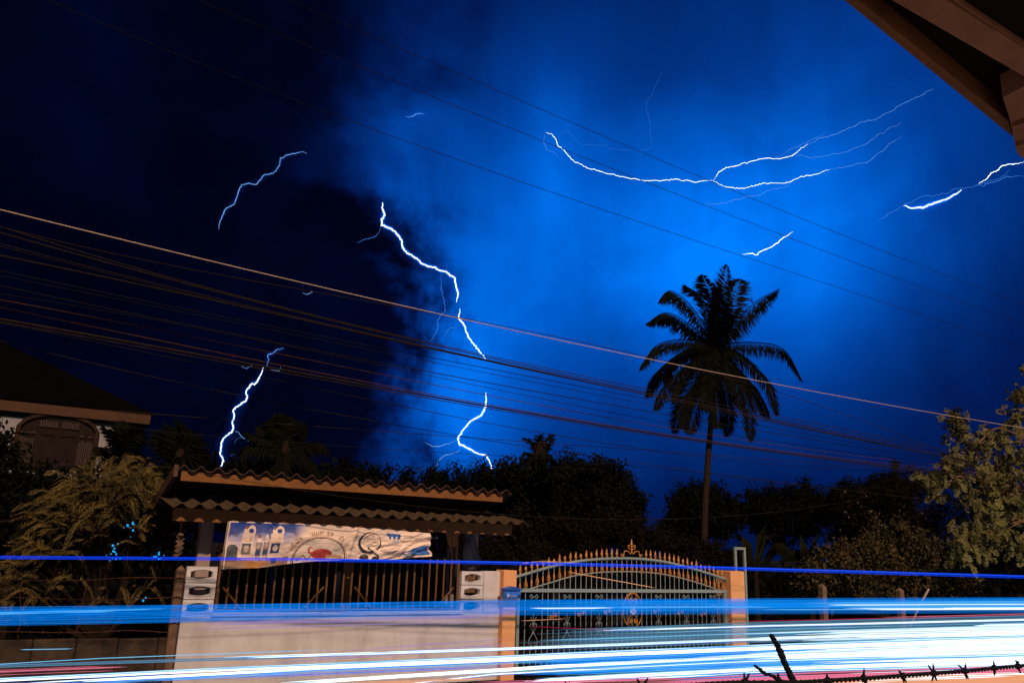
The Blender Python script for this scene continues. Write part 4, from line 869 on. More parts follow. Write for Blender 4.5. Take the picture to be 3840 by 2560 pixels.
# banana plants
def banana(base, leaves, Yd, label):
    b = P(*base, Yd); t = thing('banana_plant', (b[0], Yd, 0), label, 'banana plant', 'banana plants in the dark garden')
    MB().tube([(b[0], Yd, 0), (b[0], Yd, b[2])], [.13, .08], 8).build('stem', M_bark, t)
    for (x, y, x2, y2, wd) in leaves:
        cur = cr([b, (b + P(x, y, Yd)) / 2, P(x, y, Yd + rnd.uniform(-.4, .4)), P(x2, y2, Yd + rnd.uniform(-.8, .6))], 5); m = len(cur); V, F = [], []
        for i, p in enumerate(cur):
            tt = i / (m - 1); wv = wd * mpp(p) * max(.03, math.sin(math.pi * min(1, max(0, tt * 1.25 - .22)))) ** .7
            T = cur[min(i + 1, m - 1)] - cur[max(i - 1, 0)]; S = np.cross(T, (0, 1, .3)); S /= np.linalg.norm(S) + 1e-9
            V += [p - S * wv + np.array([0, .05, -.06]), p, p + S * wv + np.array([0, .05, -.06])]
        for i in range(m - 1):
            for k in range(2): q = i * 3 + k; F.append([q, q + 1, q + 4, q + 3])
        np_obj('leaf', V, F, L_ban, t)
banana((1735, 1310), [(1745, 1240, 1760, 1205, 16), (1700, 1260, 1660, 1290, 14), (1790, 1255, 1840, 1290, 16), (1765, 1230, 1800, 1225, 13), (1715, 1240, 1690, 1225, 12)], 20, 'dim banana plant behind the metal frame')
banana((1860, 1330), [(1850, 1260, 1840, 1225, 14), (1890, 1265, 1930, 1280, 14), (1830, 1270, 1790, 1290, 14), (1870, 1250, 1885, 1220, 10)], 20.5, 'dim banana plant left of the flowering shrub')
banana((30, 1290), [(40, 1230, 90, 1180, 14), (0, 1240, -40, 1210, 16), (60, 1250, 110, 1240, 12)], 17.6, 'broad dark banana leaves at the left picture edge')
# dry grass behind the right posts
dg = thing('dry_grass_clump', P(2000, 1450, 13.3) * np.array([1, 1, 0]), 'clump of dry orange grass blades between the two right fence posts', 'grass')
V_, F_ = [], []; base_ = P(2010, 1450, 13.3); base_[2] = .75
for k in range(26):
    a = rnd.gauss(0, .9); ln = rnd.uniform(.3, .75); d = np.array([math.sin(a), rnd.uniform(-.3, .2), max(.25, math.cos(a))]); s = base_ + np.array([rnd.uniform(-.5, .3), rnd.uniform(-.1, .1), -.5])
    q = len(V_); V_ += [s + np.array([-.012, 0, 0]), s + np.array([.012, 0, 0]), s + d * ln * .6 + np.array([.014, 0, 0]), s + d * ln + np.array([0, 0, -.1]), s + d * ln * .6 + np.array([-.014, 0, 0])]; F_.append([q, q + 1, q + 2, q + 3, q + 4])
np_obj('blades', V_, F_, L_dry, dg)
# cyan glints: glowing beads standing in for a lit window seen in patches
E_cyan = emit('cyan_glint_glow', (.02, .42, 1.0), 1.0)
for k, (x, y, n, lab) in enumerate(((298, 1205, 10, 'cyan light glinting through the leaves high in the left bush'), (262, 1268, 14, 'cyan light glinting low in the left bush, above the blue streak'), (362, 1273, 7, 'cyan light glinting beside the wind chime'), (322, 1376, 3, 'two tiny cyan glints between the barbed wires'))):
    t = thing('cyan_glint', P(x, y, 14.35), lab, 'light', 'cyan glints in the left bush')
    for j in range(n):
        p = P(x + rnd.gauss(0, 7 if n > 3 else 10), y + rnd.gauss(0, 9 if n > 8 else 4), 14.35 + rnd.uniform(-.1, .1)); r = rnd.uniform(.006, .018)
        MB().lathe(p, [(-r, r * .3), (-r * .6, r * .85), (0, r), (r * .6, r * .8), (r, r * .3)], 7).build('glint_bead', E_cyan, t)

# ------------------------------------------------------------------ overhead cables
def R3(x, y): return (x * .8163 / 1.63265, (700 + y * .8163) / 1.63265)
RP = (2180, 1062)
CB = [
 (M_wire_l, .0058, 9.0, [(0, 482), (300, 553), (600, 630), (1176, 757), (1600, 845), (2000, 925), (2352, 982)], 'bright pale cable, highest of the fanned bundle'),
 (M_wire_m, .005, 9.6, [R3(0, 180), R3(860, 380), R3(1390, 485), R3(2000, 630), (1176, 705), (1600, 870), (2180, 1040)], None),
 (M_wire_m, .006, 9.6, [R3(0, 186), R3(500, 335), R3(1100, 495), R3(1900, 715), (1176, 826), (1500, 895), (2180, 1035)], None),
 (M_wire_m, .0075, 9.6, [R3(0, 212), R3(450, 338), R3(1150, 512), R3(1900, 722), (1176, 830), (1500, 903), (2180, 1042)], None),
 (M_wire_m, .005, 9.6, [R3(0, 262), R3(700, 442), R3(1200, 558), R3(1900, 728), (1176, 834), (1500, 908), (2180, 1047)], None),
 (M_wire, .005, 9.6, [R3(0, 272), R3(700, 455), R3(1250, 575), R3(1900, 733), (1176, 838), (1500, 912), (2180, 1050)], None),
 (M_wire_m, .0085, 9.6, [R3(0, 318), R3(530, 420), R3(1150, 562), R3(1900, 730), (1176, 836), (1500, 911), (2180, 1050)], None),
 (M_wire, .005, 9.7, [R3(0, 388), R3(750, 535), R3(1450, 690), (1176, 855), (1600, 938), (2180, 1052)], None),
 (M_wire, .004, 9.7, [R3(0, 410), R3(800, 560), R3(1450, 705), (1176, 868), (1600, 948), (2180, 1056)], None),
 (M_wire, .006, 9.7, [R3(0, 455), R3(800, 620), R3(1450, 755), (1176, 887), (1600, 965), (2180, 1060)], None),
 (M_wire, .004, 9.8, [R3(0, 490), R3(700, 612), R3(1300, 730), R3(1900, 845), (1600, 985), (2180, 1064)], None),
 (M_wire_r, .005, 9.8, [R3(0, 515), R3(400, 595), R3(870, 690), R3(1250, 770), R3(1900, 880), (1176, 913), (1600, 1000), (2180, 1068)], 'reddish cable running through the middle of the bundle'),
 (M_wire_r, .006, 9.8, [R3(-60, 540), R3(40, 562), R3(740, 710), R3(1200, 803), R3(1800, 920), (1176, 935), (1600, 1010), (2180, 1078)], 'pinkish rust cable just above the thick low cable'),
 (M_wire_m, .012, 9.8, [R3(0, 610), R3(300, 658), R3(640, 720), R3(1000, 790), R3(1500, 880), (1176, 940), (1600, 1012), (2180, 1085)], 'thick brown cable, the heaviest of the lower bundle'),
 (M_wire_m, .006, 9.8, [R3(0, 622), R3(300, 672), R3(640, 735), R3(1000, 803), R3(1500, 892), (1176, 944), (1600, 1016), (2180, 1088)], None),
 (M_wire, .0045, 9.9, [R3(0, 635), R3(430, 695), R3(1000, 830), R3(1700, 985), (1176, 985), (1600, 1042), (2180, 1085)], None),
 (M_wire_m, .0045, 10.2, [R3(0, 710), R3(750, 880), R3(1400, 1012), R3(1900, 1110), R3(2100, 1152), (1176, 1020), (1500, 1062), (1800, 1110)], None),
 (M_wire_m, .0045, 10.4, [R3(560, 1030), R3(1400, 1100), R3(2100, 1155), (1176, 1005), (1600, 1045), (2180, 1088)], None),
 (M_wire, .0035, 10.4, [R3(300, 1070), R3(1200, 1160), R3(1900, 1220), (1176, 1045), (1600, 1085)], None),
 (M_wire, .0032, 7.0, [(110, 0), (620, 210), (1176, 408), (1676, 580), (2352, 800)], 'lone thin cable high up, lowest of the three crossing the lightning'),
 (M_wire, .0032, 7.0, [(452, 0), (925, 193), (1176, 298), (1610, 465), (1800, 543), (2352, 745)], 'lone thin cable high up, middle one of the three crossing the lightning'),
 (M_wire, .0032, 7.0, [(660, 0), (1176, 222), (1626, 415), (1976, 555), (2352, 700)], 'lone thin cable high up, uppermost of the three crossing the lightning'),
 (M_wire_m, .0045, 12.3, [(388, 1075), (735, 1128), (1000, 1170), (1176, 1184), (1500, 1190), (1900, 1160)], 'thin cable slung in front of the two shed roofs'),
]
cb_n = 0
for m_, r, Yd, pts, lab in CB:
    pts = sorted(pts); fx = np.array([p[0] for p in pts]); fy = np.array([p[1] for p in pts])
    co = np.polyfit(fx, fy, 3 if len(pts) > 4 else 2); ext0 = fx[0] - (150 if fx[0] <= 5 else 40); xs = np.linspace(ext0, max(fx[-1], 2180) + 60 if lab is None else fx[-1] + 60, 26)
    ys = [float(np.polyval(co, max(x, fx[0]))) + (x - fx[0]) * float(np.polyval(np.polyder(co), fx[0])) * (x < fx[0]) for x in xs]
    q = [P(x, y, Yd) for x, y in zip(xs, ys)]
    if lab is None: cb_n += 1; lab = f'plain thin cable, {ORD[cb_n - 1]} down the left edge of the fanned bundle'
    tag(MB().tube(q, r, 5).build('overhead_cable', m_), lab, 'cable', 'overhead cables')

# ------------------------------------------------------------------ eave over the camera, top right
EH = 4.3
def eave_strip(name, a0, a1, b0_, b1, h0, h1, m_, parent, back=1.6, fwd=0.0):
    A0, A1, B0, B1 = PZ(*a0, EH), PZ(*a1, EH), PZ(*b0_, EH), PZ(*b1, EH)
    A0 = A0 - (A1 - A0) / np.linalg.norm(A1 - A0) * back; B0 = B0 - (B1 - B0) / np.linalg.norm(B1 - B0) * back
    A1 = A1 + (A1 - A0) / np.linalg.norm(A1 - A0) * fwd; B1 = B1 + (B1 - B0) / np.linalg.norm(B1 - B0) * fwd
    lo = [np.array([p[0], p[1], h0]) for p in (A0, A1, B1, B0)]
    return MB().extrude(lo, (0, 0, h1 - h0)).build(name, m_, parent)
S_ = 1 / 1.63265
ev = thing('house_eave', PZ(2250, 150, EH), 'brown wooden roof eave jutting into the top right corner', 'eave')
def E(x, y): return (x * S_, y * S_)
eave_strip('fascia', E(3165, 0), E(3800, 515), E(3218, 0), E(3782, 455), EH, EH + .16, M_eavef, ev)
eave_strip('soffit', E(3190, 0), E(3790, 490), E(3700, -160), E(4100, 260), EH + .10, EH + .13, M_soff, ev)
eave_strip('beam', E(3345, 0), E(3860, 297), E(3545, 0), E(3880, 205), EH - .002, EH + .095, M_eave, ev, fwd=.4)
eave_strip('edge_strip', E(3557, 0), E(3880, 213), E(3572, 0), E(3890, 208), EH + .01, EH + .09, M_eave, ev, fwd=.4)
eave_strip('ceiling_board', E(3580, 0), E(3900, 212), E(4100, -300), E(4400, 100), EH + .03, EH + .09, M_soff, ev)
for k, (a, b_, c_, d_) in enumerate((((3757, 345), (3790, 440), (3900, 400), (3900, 270)), ((3790, 443), (3800, 500), (3900, 470), (3900, 402)), ((3800, 503), (3812, 535), (3900, 590), (3900, 474)))):
    q = [PZ(*E(*p), EH) for p in (a, b_, c_, d_)]; q = [np.array([p[0], p[1], EH - .03 - .02 * k]) for p in q]
    MB().extrude(q, (0, 0, .12)).build('rafter_end', M_eave, ev)

# ------------------------------------------------------------------ barbed wire close to the camera
def R6(x, y): return ((2400 + .6122 * x) * S_, (1700 + .6122 * y) * S_)
NY = 1.5
bwr = thing('near_barbed_wire', P(*R6(1500, 1365), NY), 'dark twisted barbed wire close up along the bottom right edge', 'barbed wire')
wp = cr([P(*R6(*p), NY) for p in ((-700, 1470), (-200, 1440), (300, 1418), (600, 1402), (1000, 1398), (1200, 1387), (1380, 1376), (1600, 1360), (1800, 1345), (2000, 1330), (2200, 1310), (2352, 1298), (2700, 1270))], 24)
for ph in (0, math.pi):
    tw, acc = [], 0
    for i, p in enumerate(wp):
        if i: acc += np.linalg.norm(p - wp[i - 1])
        a = acc * 2 * math.pi / .034 + ph; tw.append(p + .0032 * np.array([0, math.cos(a), math.sin(a)]))
    MB().tube(tw, .0036, 6).build('strand', M_iron, bwr, True)
for (x, y) in ((-420, 1452), (10, 1432), (640, 1402), (1150, 1390), (1370, 1376), (1610, 1360), (1800, 1345), (1990, 1330), (2170, 1312), (2315, 1301), (2520, 1284)):
    p = P(*R6(x, y), NY); b = MB()
    hel = [p + np.array([-.006 + .012 * t / 16, .0075 * math.cos(t * 1.6), .0075 * math.sin(t * 1.6)]) for t in range(17)]; b.tube(hel, .003, 5)
    for k in range(4):
        a = rnd.uniform(-.5, .5) + (math.pi / 2 if k % 2 else -math.pi / 2); d = np.array([rnd.choice((-1, 1)) * rnd.uniform(.25, .8), rnd.uniform(-.4, .4), math.sin(a) * rnd.uniform(.7, 1)]); d = d / np.linalg.norm(d) * rnd.uniform(.019, .028)
        b.tube([p + d * .2, p + d * .7, p + d], [.0032, .0029, .0015], 5)
    b.build('barb', M_iron, bwr, True)
tw = thing('twisted_wire_end', P(*R6(930, 1392), NY), 'knobbly upright twisted wire end rising from the near barbed wire', 'wire')
for (q, r) in ((((803, 1108), (818, 1135), (850, 1190), (868, 1235), (890, 1290), (920, 1350), (940, 1400)), .0078), (((700, 1294), (735, 1320), (765, 1345), (810, 1358), (850, 1385), (900, 1400)), .0055), (((845, 1345), (850, 1370), (880, 1400)), .0035)):
    cur = cr([P(*R6(*p), NY) for p in q], 8); m = len(cur)
    for ph in (0, math.pi):
        MB().tube([p + r * .55 * np.array([math.cos(i * 1.05 + ph), math.sin(i * 1.05 + ph), .3 * math.sin(i * 1.05)]) for i, p in enumerate(cur)], [r * .62 * (.55 + .55 * min(1, i / m * 2)) * (1 + .18 * math.sin(i * 2.3)) for i in range(m)], 6).build('strand', M_iron, tw, True)

# ------------------------------------------------------------------ lightning
LY = 1500.0
E_bolt = emit('lightning_core', (.82, .92, 1.0), 2.2, 'NONE'); E_bolt2 = emit('lightning_branch', (.22, .50, 1.0), .9, 'NONE'); E_bolt3 = emit('lightning_faint', (.06, .28, .95), .8, 'NONE')
def volglow(name, c, dens):
    m = bpy.data.materials.new(name); m.use_nodes = True; t = m.node_tree; t.nodes.clear()
    e = t.nodes.new('ShaderNodeEmission'); e.inputs[0].default_value = (*c, 1); e.inputs[1].default_value = dens
    o = t.nodes.new('ShaderNodeOutputMaterial'); t.links.new(e.outputs[0], o.inputs[1]); return m
V_glow = volglow('lightning_air_glow', (.0, .17, 1.0), .05); V_glow2 = volglow('lightning_outer_air_glow', (.0, .12, 1.0), .0009)
def jag(pts, amp, n):
    out = []
    for a, b_ in zip(pts[:-1], pts[1:]):
        a, b_ = np.array(a, float), np.array(b_, float); L = np.linalg.norm(b_ - a); k = max(1, int(L / n)); nv = np.array([-(b_ - a)[1], (b_ - a)[0]]) / (L + 1e-9)
        for i in range(k):
            t = i / k; out.append(a + (b_ - a) * t + (nv * rnd.gauss(0, amp) if i else 0))
    out.append(np.array(pts[-1], float)); return out
def Q1(x, y): return (x * .5, y * .5)
def Q2(x, y): return (1176 + x * .5, y * .5)
def Q3(x, y): return (x * .5, 428.75 + y * .5)
def Q5(x, y): return ((700 + x * .38256) * S_, (1250 + y * .38256) * S_)
def Q7(x, y): return ((1300 + x * .7014) * S_, (700 + y * .7014) * S_)
def bolt(name, label, segs, Yd=LY):
    t = None
    for (pts, wd, m_, glow) in segs:
        q2 = jag(jag(pts, 1.6, 13.0), .9, 3.6); q3 = [P(x, y, Yd + 25 * mnoise.noise(Vector((x * .02, y * .02, 1)))) for x, y in q2]
        if t is None: t = thing(name, q3[-1], label, 'lightning', 'lightning bolts')
        n = len(q3); e = [min(1, .3 + i / 9, .3 + (n - 1 - i) / 9) for i in range(n)]
        MB().tube(q3, [wd * .39 * mpp(q3[0]) * k * rnd.uniform(.75, 1.25) for k in e], 5).build('channel' if m_ is E_bolt else 'branch', m_, t)
        if glow:
            s3 = q3[::3] + ([q3[-1]] if (n - 1) % 3 else []); MB().tube(s3, [glow * .6 * mpp(q3[0]) * min(1, .3 + i / 4, .3 + (len(s3) - 1 - i) / 4) for i in range(len(s3))], 10).build('air_glow', V_glow, t, True)
            s4 = q3[::9] + [q3[-1]]; MB().tube(s4, [glow * 2.4 * mpp(q3[0]) * min(1, .45 + i / 3, .45 + (len(s4) - 1 - i) / 3) for i in range(len(s4))], 12).build('outer_air_glow', V_glow2, t, True)
            MB().tube(s4, [glow * 1.35 * mpp(q3[0]) * min(1, .45 + i / 3, .45 + (len(s4) - 1 - i) / 3) for i in range(len(s4))], 12).build('outer_air_glow', V_glow2, t, True)
    return t
bolt('lightning_bolt', 'bright main lightning bolt winding down the centre', [
 ([Q3(*p) for p in ((1758, 72), (1768, 130), (1752, 150), (1752, 178), (1800, 195), (1845, 245), (1850, 280), (1868, 305), (1930, 345), (2000, 370), (2050, 390), (2090, 420), (2105, 490), (2097, 530))], 4.0, E_bolt, 9),
 ([Q3(*p) for p in ((2113, 560), (2107, 600), (2135, 640), (2140, 665), (2175, 720), (2205, 760), (2230, 790))], 3.4, E_bolt, 8),
 ([Q3(*p) for p in ((2232, 945), (2233, 1005), (2212, 1048), (2180, 1065), (2120, 1125), (2103, 1160), (2112, 1185), (2160, 1205), (2200, 1228), (2235, 1232), (2255, 1275), (2262, 1305))], 3.6, E_bolt, 9),
 ([Q3(*p) for p in ((1748, 180), (1728, 228), (1690, 240), (1640, 258))], 1.3, E_bolt3, 0),
 ([Q3(*p) for p in ((2028, 400), (2025, 470), (2040, 520), (2045, 570), (2010, 610), (2012, 650), (1975, 715))], 1.4, E_bolt3, 0),
 ([Q3(*p) for p in ((2110, 640), (2065, 650), (2035, 695))], 1.3, E_bolt3, 0),
 ([Q3(*p) for p in ((2093, 1168), (2050, 1180), (1985, 1192), (1950, 1172))], 1.6, E_bolt2, 0),
 ([Q3(*p) for p in ((2115, 1205), (2090, 1222), (2040, 1235), (2008, 1262), (2000, 1300))], 1.5, E_bolt2, 0)])
bolt('lightning_bolt', 'bright lightning bolt striking down to the left end of the shed roof', [
 ([Q5(*p) for p in ((750, 335), (700, 450), (665, 500), (640, 490), (590, 550), (580, 580), (598, 620), (585, 655), (500, 715), (455, 750), (468, 800), (452, 850), (458, 930), (440, 970), (390, 1000), (345, 1060), (325, 1170), (362, 1250), (315, 1345))], 3.3, E_bolt, 7),
 ([Q5(*p) for p in ((955, 145), (915, 160), (880, 158), (850, 190), (795, 212), (800, 270), (785, 325))], 1.5, E_bolt2, 6),
 ([Q5(*p) for p in ((455, 945), (510, 970), (545, 1020), (580, 1035), (620, 1058), (660, 1050), (692, 1085))], 1.6, E_bolt2, 0),
 ([Q5(*p) for p in ((530, 1015), (490, 1035), (475, 1080))], 1.2, E_bolt3, 0),
 ([Q5(*p) for p in ((365, 1255), (400, 1305))], 1.4, E_bolt2, 0), ([Q5(*p) for p in ((470, 1190), (435, 1185), (445, 1250), (437, 1318))], 1.0, E_bolt3, 0),
 ([Q5(*p) for p in ((535, 318), (585, 345), (645, 315))], 1.2, E_bolt2, 0), ([Q5(*p) for p in ((830, 352), (905, 368), (922, 325))], 1.3, E_bolt2, 0)])
bolt('lightning_bolt', 'faint blue lightning streak alone in the dark upper left sky', [([Q1(*p) for p in ((1410, 705), (1392, 697), (1320, 712), (1288, 725), (1285, 760), (1255, 798), (1215, 802), (1175, 848), (1108, 848), (1095, 880), (1075, 940), (1040, 955), (1022, 990), (1005, 1055))], 1.7, E_bolt2, 3)], LY)
bolt('lightning_bolt', 'tiny white lightning flicker inside the upper cloud', [([Q1(*p) for p in ((1862, 538), (1895, 534), (1920, 524), (1950, 520))], 1.5, E_bolt2, 5)])
bolt('lightning_bolt', 'long horizontal lightning spreading across the bright right sky', [
 ([Q2(*p) for p in ((155, 610), (185, 618), (212, 672), (255, 710), (285, 740), (340, 767), (400, 785), (460, 800), (540, 820), (680, 832), (750, 822), (845, 838), (925, 830))], 1.5, E_bolt, 0),
 ([Q2(*p) for p in ((925, 830), (950, 790), (990, 770), (1060, 750), (1170, 727), (1230, 730), (1280, 718), (1360, 662))], 1.5, E_bolt, 0),
 ([Q2(*p) for p in ((1360, 662), (1440, 630), (1510, 608), (1600, 562), (1690, 540), (1770, 490), (1850, 450), (1940, 410))], .9, E_bolt2, 0),
 ([Q2(*p) for p in ((925, 833), (985, 860), (1080, 862), (1150, 842), (1250, 842), (1320, 815), (1400, 800), (1460, 778))], 1.4, E_bolt, 0), ([Q2(*p) for p in ((1460, 778), (1540, 765), (1620, 750), (1690, 700), (1790, 625))], .7, E_bolt2, 0),
 ([Q2(*p) for p in ((155, 612), (145, 650), (160, 690), (212, 718))], .6, E_bolt2, 0),
 ([Q2(*p) for p in ((205, 615), (260, 603), (310, 660), (400, 668), (480, 685), (580, 692), (640, 680), (635, 570), (615, 480), (650, 410), (690, 335))], .5, E_bolt3, 0),
 ([Q2(*p) for p in ((1280, 720), (1400, 722), (1540, 698), (1640, 650), (1790, 560))], .6, E_bolt2, 0),
 ([Q2(*p) for p in ((1210, 725), (1270, 690), (1370, 645), (1440, 610))], .5, E_bolt2, 0),
 ([Q2(*p) for p in ((890, 942), (1000, 925), (1110, 900), (1280, 850))], .6, E_bolt2, 0)])
bolt('lightning_bolt', 'short white lightning stroke just above the palm', [([Q2(*p) for p in ((1060, 1167), (1095, 1165), (1128, 1170), (1140, 1155), (1190, 1135), (1235, 1100), (1290, 1065))], 2.2, E_bolt, 0)])
bolt('lightning_bolt', 'bright curved lightning stroke at the right picture edge', [
 ([Q2(*p) for p in ((1800, 945), (1835, 957), (1890, 955), (1950, 930), (2000, 912), (2040, 892), (2065, 872))], 4.2, E_bolt, 7), ([Q2(*p) for p in ((2145, 845), (2180, 822), (2200, 795), (2250, 762), (2352, 742))], 2.2, E_bolt, 0),
 ([Q2(*p) for p in ((1680, 1010), (1780, 955), (1870, 908), (1970, 890), (2060, 865), (2150, 845), (2240, 820), (2285, 775))], 1.3, E_bolt3, 0), ([Q2(*p) for p in ((2130, 850), (2240, 830), (2270, 810), (2352, 812))], 1.6, E_bolt3, 0)])
bolt('lightning_bolt', 'small blue lightning fragment in the dark sky over the cables', [([Q1(*p) for p in ((1390, 1345), (1410, 1352), (1438, 1340))], 2.0, E_bolt2, 0)])

# ------------------------------------------------------------------ streaks of vehicle light along the road: solid thin glowing rods
TY = 10.0
TE = {'royal': emit('streak_royal_blue', (.006, .06, 1.0), .9), 'royal2': emit('streak_bright_blue', (.03, .20, 1.0), 1.0), 'azure': emit('streak_azure', (.0, .25, 1.0), 1.0), 'sky': emit('streak_sky_blue', (.01, .33, 1.0), 1.0),
      'white': emit('streak_white', (.80, .93, 1.0), 1.7), 'cyan': emit('streak_cyan', (.18, .60, .95), 1.0), 'teal': emit('streak_grey_blue', (.09, .22, .36), 1.0), 'pink': emit('streak_pink', (1.0, .22, .38), .8),
      'red': emit('streak_red', (.75, .02, .07), .8), 'peach': emit('streak_peach', (1.0, .42, .22), .85), 'mauve': emit('streak_mauve', (.45, .32, .75), .7)}
def trail(label, specs, name='light_streak', TY=TY):
    """specs: (colour, [(x, y) path], half-height px, rods, rod px, (start jitter px), (end jitter px))"""
    first = specs[0][1][0]; t = thing(name, P(first[0], first[1], TY), label, 'light streak', 'light streaks along the road')
    by = {}; wob = rnd.uniform(0, 50)
    for (cn, path, hh, n, wpx, js, je) in specs:
        b = by.setdefault(cn, MB()); fx = [p[0] for p in path]; fy = [p[1] for p in path]
        for k in range(n):
            o = (max(-1.5, min(1.5, rnd.gauss(0, .58))) * hh if hh > 0 else (2 * (k + rnd.random()) / n - 1) * hh) if n > 1 else 0; dy = rnd.uniform(-.12, .12)
            xs0 = fx[0] + rnd.random() * js; xs1 = fx[-1] - rnd.random() * je
            if xs1 - xs0 < 40: continue
            xs = sorted({xs0, xs1, *[x for x in fx if xs0 < x < xs1], xs0 + (xs1 - xs0) * .12, xs1 - (xs1 - xs0) * .12, *[x for x in range(0, 2352, 130) if xs0 + 60 < x < xs1 - 60]}); ph = rnd.uniform(-.25, .25)
            pts = [P(x, float(np.interp(x, fx, fy)) + o + .55 * mnoise.noise(Vector((x * .004, wob, ph))), TY + dy) for x in xs]; m = len(pts)
            rr_ = [wpx / 2 * mpp(p) * (.12 if (i == 0 and js > 0) or (i == m - 1 and je > 0) else 1) for i, p in enumerate(pts)]
            if je == 0: d_ = pts[-1] - pts[-2]; pts.append(pts[-1] + d_ / np.linalg.norm(d_) * 40); rr_.append(rr_[-1])
            if js == 0: d_ = pts[0] - pts[1]; pts.insert(0, pts[0] + d_ / np.linalg.norm(d_) * 12); rr_.insert(0, rr_[0])
            b.tube(pts, rr_, 4)
    for cn, b in by.items(): tag(b.build('glowing_rods', TE[cn], t), kind='stuff')
    return t
A, B_ = -30, 2390
trail('thin double blue light streak crossing above the white wall', [('royal', [(A, 1279), (600, 1283), (1176, 1292), (1600, 1302), (2352, 1324), (B_, 1325)], -3.8, 7, .65, 0, 0), ('royal2', [(500, 1280), (1176, 1290.5), (1600, 1300), (2352, 1322), (B_, 1323)], .6, 2, 1.3, 200, 0)])
trail('wide azure light band level with the lower vent blocks', [
 ('azure', [(A, 1416), (400, 1408), (1176, 1394), (1700, 1391), (B_, 1388)], -18, 25, .5, 0, 0), ('azure', [(A, 1405), (400, 1400), (1176, 1391), (B_, 1387)], -13, 13, .5, 0, 0), ('azure', [(A, 1426), (400, 1418), (900, 1406)], -13, 9, .5, 0, 200), ('sky', [(1190, 1392), (1700, 1390), (B_, 1386)], -12, 14, .6, 120, 0),
 ('sky', [(A, 1407), (430, 1397)], 4, 4, 1.0, 0, 200), ('cyan', [(A, 1408), (380, 1398)], 1.5, 3, 1.6, 0, 120), ('white', [(1200, 1396.5), (1420, 1395.5)], 1.2, 4, 1.6, 90, 60), ('cyan', [(1380, 1395.5), (1800, 1394)], 2.5, 4, 1.4, 40, 60),
 ('cyan', [(1750, 1391), (B_, 1388)], 8, 8, 1.4, 250, 0), ('white', [(1850, 1388), (B_, 1386)], 1.8, 5, 1.7, 350, 0), ('white', [(1850, 1397), (B_, 1396)], 2.2, 6, 1.7, 350, 0)])
trail('thin cyan light streak low over the stained panel wall', [('cyan', [(A, 1525), (232, 1510), (588, 1496), (900, 1487)], 1.2, 3, 1.0, 0, 300), ('teal', [(A, 1530), (400, 1516), (900, 1500)], 6, 7, 1.0, 0, 200), ('cyan', [(40, 1491), (175, 1489)], .8, 2, .9, 20, 20)])
def wl(label, path, hh, js=0, n=None, extra=()):
    n = n or int(hh * 2 * 1.25 / 1.5) + 1
    trail(label, [('white', path, hh * 1.1, n, 2.3, js, 0), ('royal2', [(x, y + hh * .8) for x, y in path], hh * .6, 2 + int(hh / 2), 1.1, js, 0), ('cyan', path, hh * 1.5, 3, 1.0, js * .6, 0)] + list(extra))
wl('upper white light streak starting over the white wall', [(480, 1511), (735, 1503), (1143, 1490), (1745, 1466), (B_, 1446)], 2.6, 130)
wl('thick white light streak across the whole lower picture', [(A, 1560), (588, 1531), (984, 1515), (1286, 1501), (1745, 1482), (B_, 1460)], 3.6, 0)
wl('second thick white streak, close below the widest one', [(60, 1572), (735, 1537), (1286, 1512), (1745, 1493), (B_, 1474)], 2.8, 300)
wl('white light streak reaching the bottom edge under the white wall', [(560, 1574), (735, 1564), (1286, 1529), (1745, 1505), (B_, 1487)], 3.0, 250)
wl('lower white light streak below the gate', [(900, 1572), (1133, 1547), (1745, 1517), (B_, 1501)], 2.6, 150)
wl('broad brilliant white streak along the bottom right', [(1150, 1572), (1263, 1562), (1745, 1536), (B_, 1518)], 5.0, 100)
wl('thin white streak just under the azure band at the right', [(1300, 1449), (1745, 1437), (B_, 1421)], 1.6, 200)
trail('solid white glare of merged streaks at the right edge', [('white', [(1680, 1462), (2000, 1452), (B_, 1442)], 14, 30, 2.0, 600, 0), ('white', [(1650, 1485), (2000, 1474), (B_, 1462)], 26, 56, 2.1, 640, 0), ('white', [(1700, 1510), (2000, 1500), (B_, 1490)], 22, 50, 2.1, 560, 0), ('white', [(1850, 1535), (B_, 1518)], 12, 30, 2.0, 400, 0),
 ('cyan', [(1600, 1462), (2000, 1450), (B_, 1440)], 14, 10, 1.2, 400, 0)])
trail('loose blue and grey streaks in front of the gate', [('teal', [(1190, 1472), (1700, 1452), (B_, 1434)], -24, 40, .75, 160, 0), ('cyan', [(1190, 1474), (1700, 1456), (B_, 1440)], 10, 6, .9, 420, 0), ('sky', [(1192, 1520), (1700, 1498), (B_, 1474)], 20, 20, 1.0, 160, 0), ('azure', [(1192, 1526), (1700, 1508), (B_, 1490)], -26, 42, .9, 100, 0),
 ('cyan', [(1190, 1550), (1700, 1525), (B_, 1505)], 14, 16, 1.1, 300, 0), ('sky', [(1300, 1560), (1800, 1542), (B_, 1525)], 12, 14, 1.2, 300, 0), ('royal2', [(1192, 1525), (1800, 1500), (B_, 1485)], 20, 8, 1.1, 200, 0)])
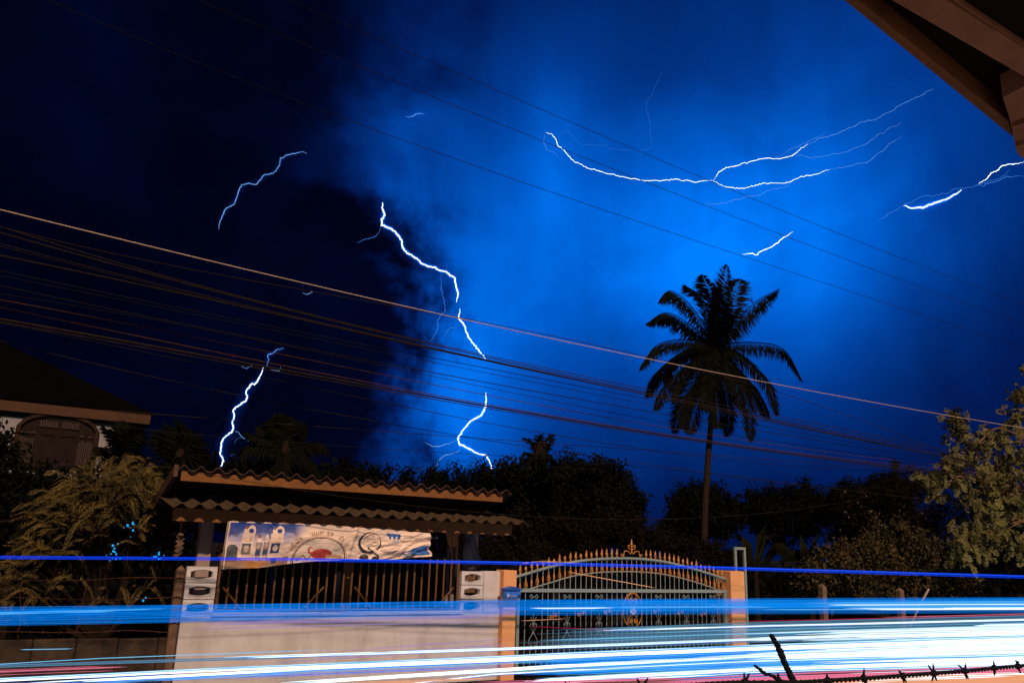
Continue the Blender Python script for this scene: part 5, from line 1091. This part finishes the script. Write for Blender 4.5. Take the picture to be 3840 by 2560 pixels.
trail('faint mauve and grey streaks over the lower white wall', [('mauve', [(420, 1438), (1180, 1418)], 8, 9, .9, 60, 60), ('mauve', [(600, 1520), (1190, 1480)], 22, 8, .8, 300, 40), ('royal2', [(A, 1566), (700, 1541), (1190, 1520)], 9, 7, .9, 0, 60), ('cyan', [(300, 1545), (700, 1530), (1190, 1507)], 8, 5, .9, 200, 20)])
trail('rosy light streaks along the bottom edge', [('pink', [(1400, 1572), (1900, 1551), (B_, 1535)], 6, 20, 1.4, 250, 0), ('peach', [(1450, 1588), (2000, 1566), (B_, 1556)], -13, 34, 1.1, 200, 0), ('pink', [(A, 1545), (300, 1532)], 10, 6, .9, 0, 100), ('peach', [(500, 1580), (1150, 1556)], 4, 7, 1.1, 150, 100), ('pink', [(1000, 1572), (1600, 1555)], 6, 7, 1.1, 200, 120), ('white', [(1900, 1568), (B_, 1546)], 5, 8, 1.5, 200, 0)], TY=8.2)
trail('thin red tail-light streak below the azure band', [('red', [(1500, 1431), (1800, 1424), (B_, 1411)], .6, 1, 1.0, 200, 0), ('pink', [(1900, 1420), (B_, 1408)], 1.5, 3, 1.0, 200, 0), ('red', [(1190, 1437), (1450, 1447)], 1, 1, .7, 40, 60)])
trail('thin orange reflection streak drifting behind the gate arch', [('peach', [(1290, 1310), (1400, 1330), (1520, 1352)], .8, 2, .7, 20, 30), ('peach', [(1190, 1292), (1250, 1287), (1330, 1291)], 2, 3, .6, 10, 20), ('peach', [(1195, 1425), (1300, 1420)], 1, 2, .9, 10, 20)])
# flickering lamp dots
dt = thing('dotted_light_streak', P(750, 1556, TY), 'row of small cyan light dots low across the wall and gate', 'light streak')
db = MB()
for k in range(130):
    x = 640 + k * 9.2; y = float(np.interp(x, (640, 1190, 1850), (1559, 1543, 1497))); p = P(x, y, TY - .2); r = .9 * mpp(p); db.tube([p - np.array([r * 1.6, 0, 0]), p, p + np.array([r * 1.6, 0, 0])], [r * .4, r, r * .4], 5)
tag(db.build('dots', TE['cyan'], dt), kind='stuff')
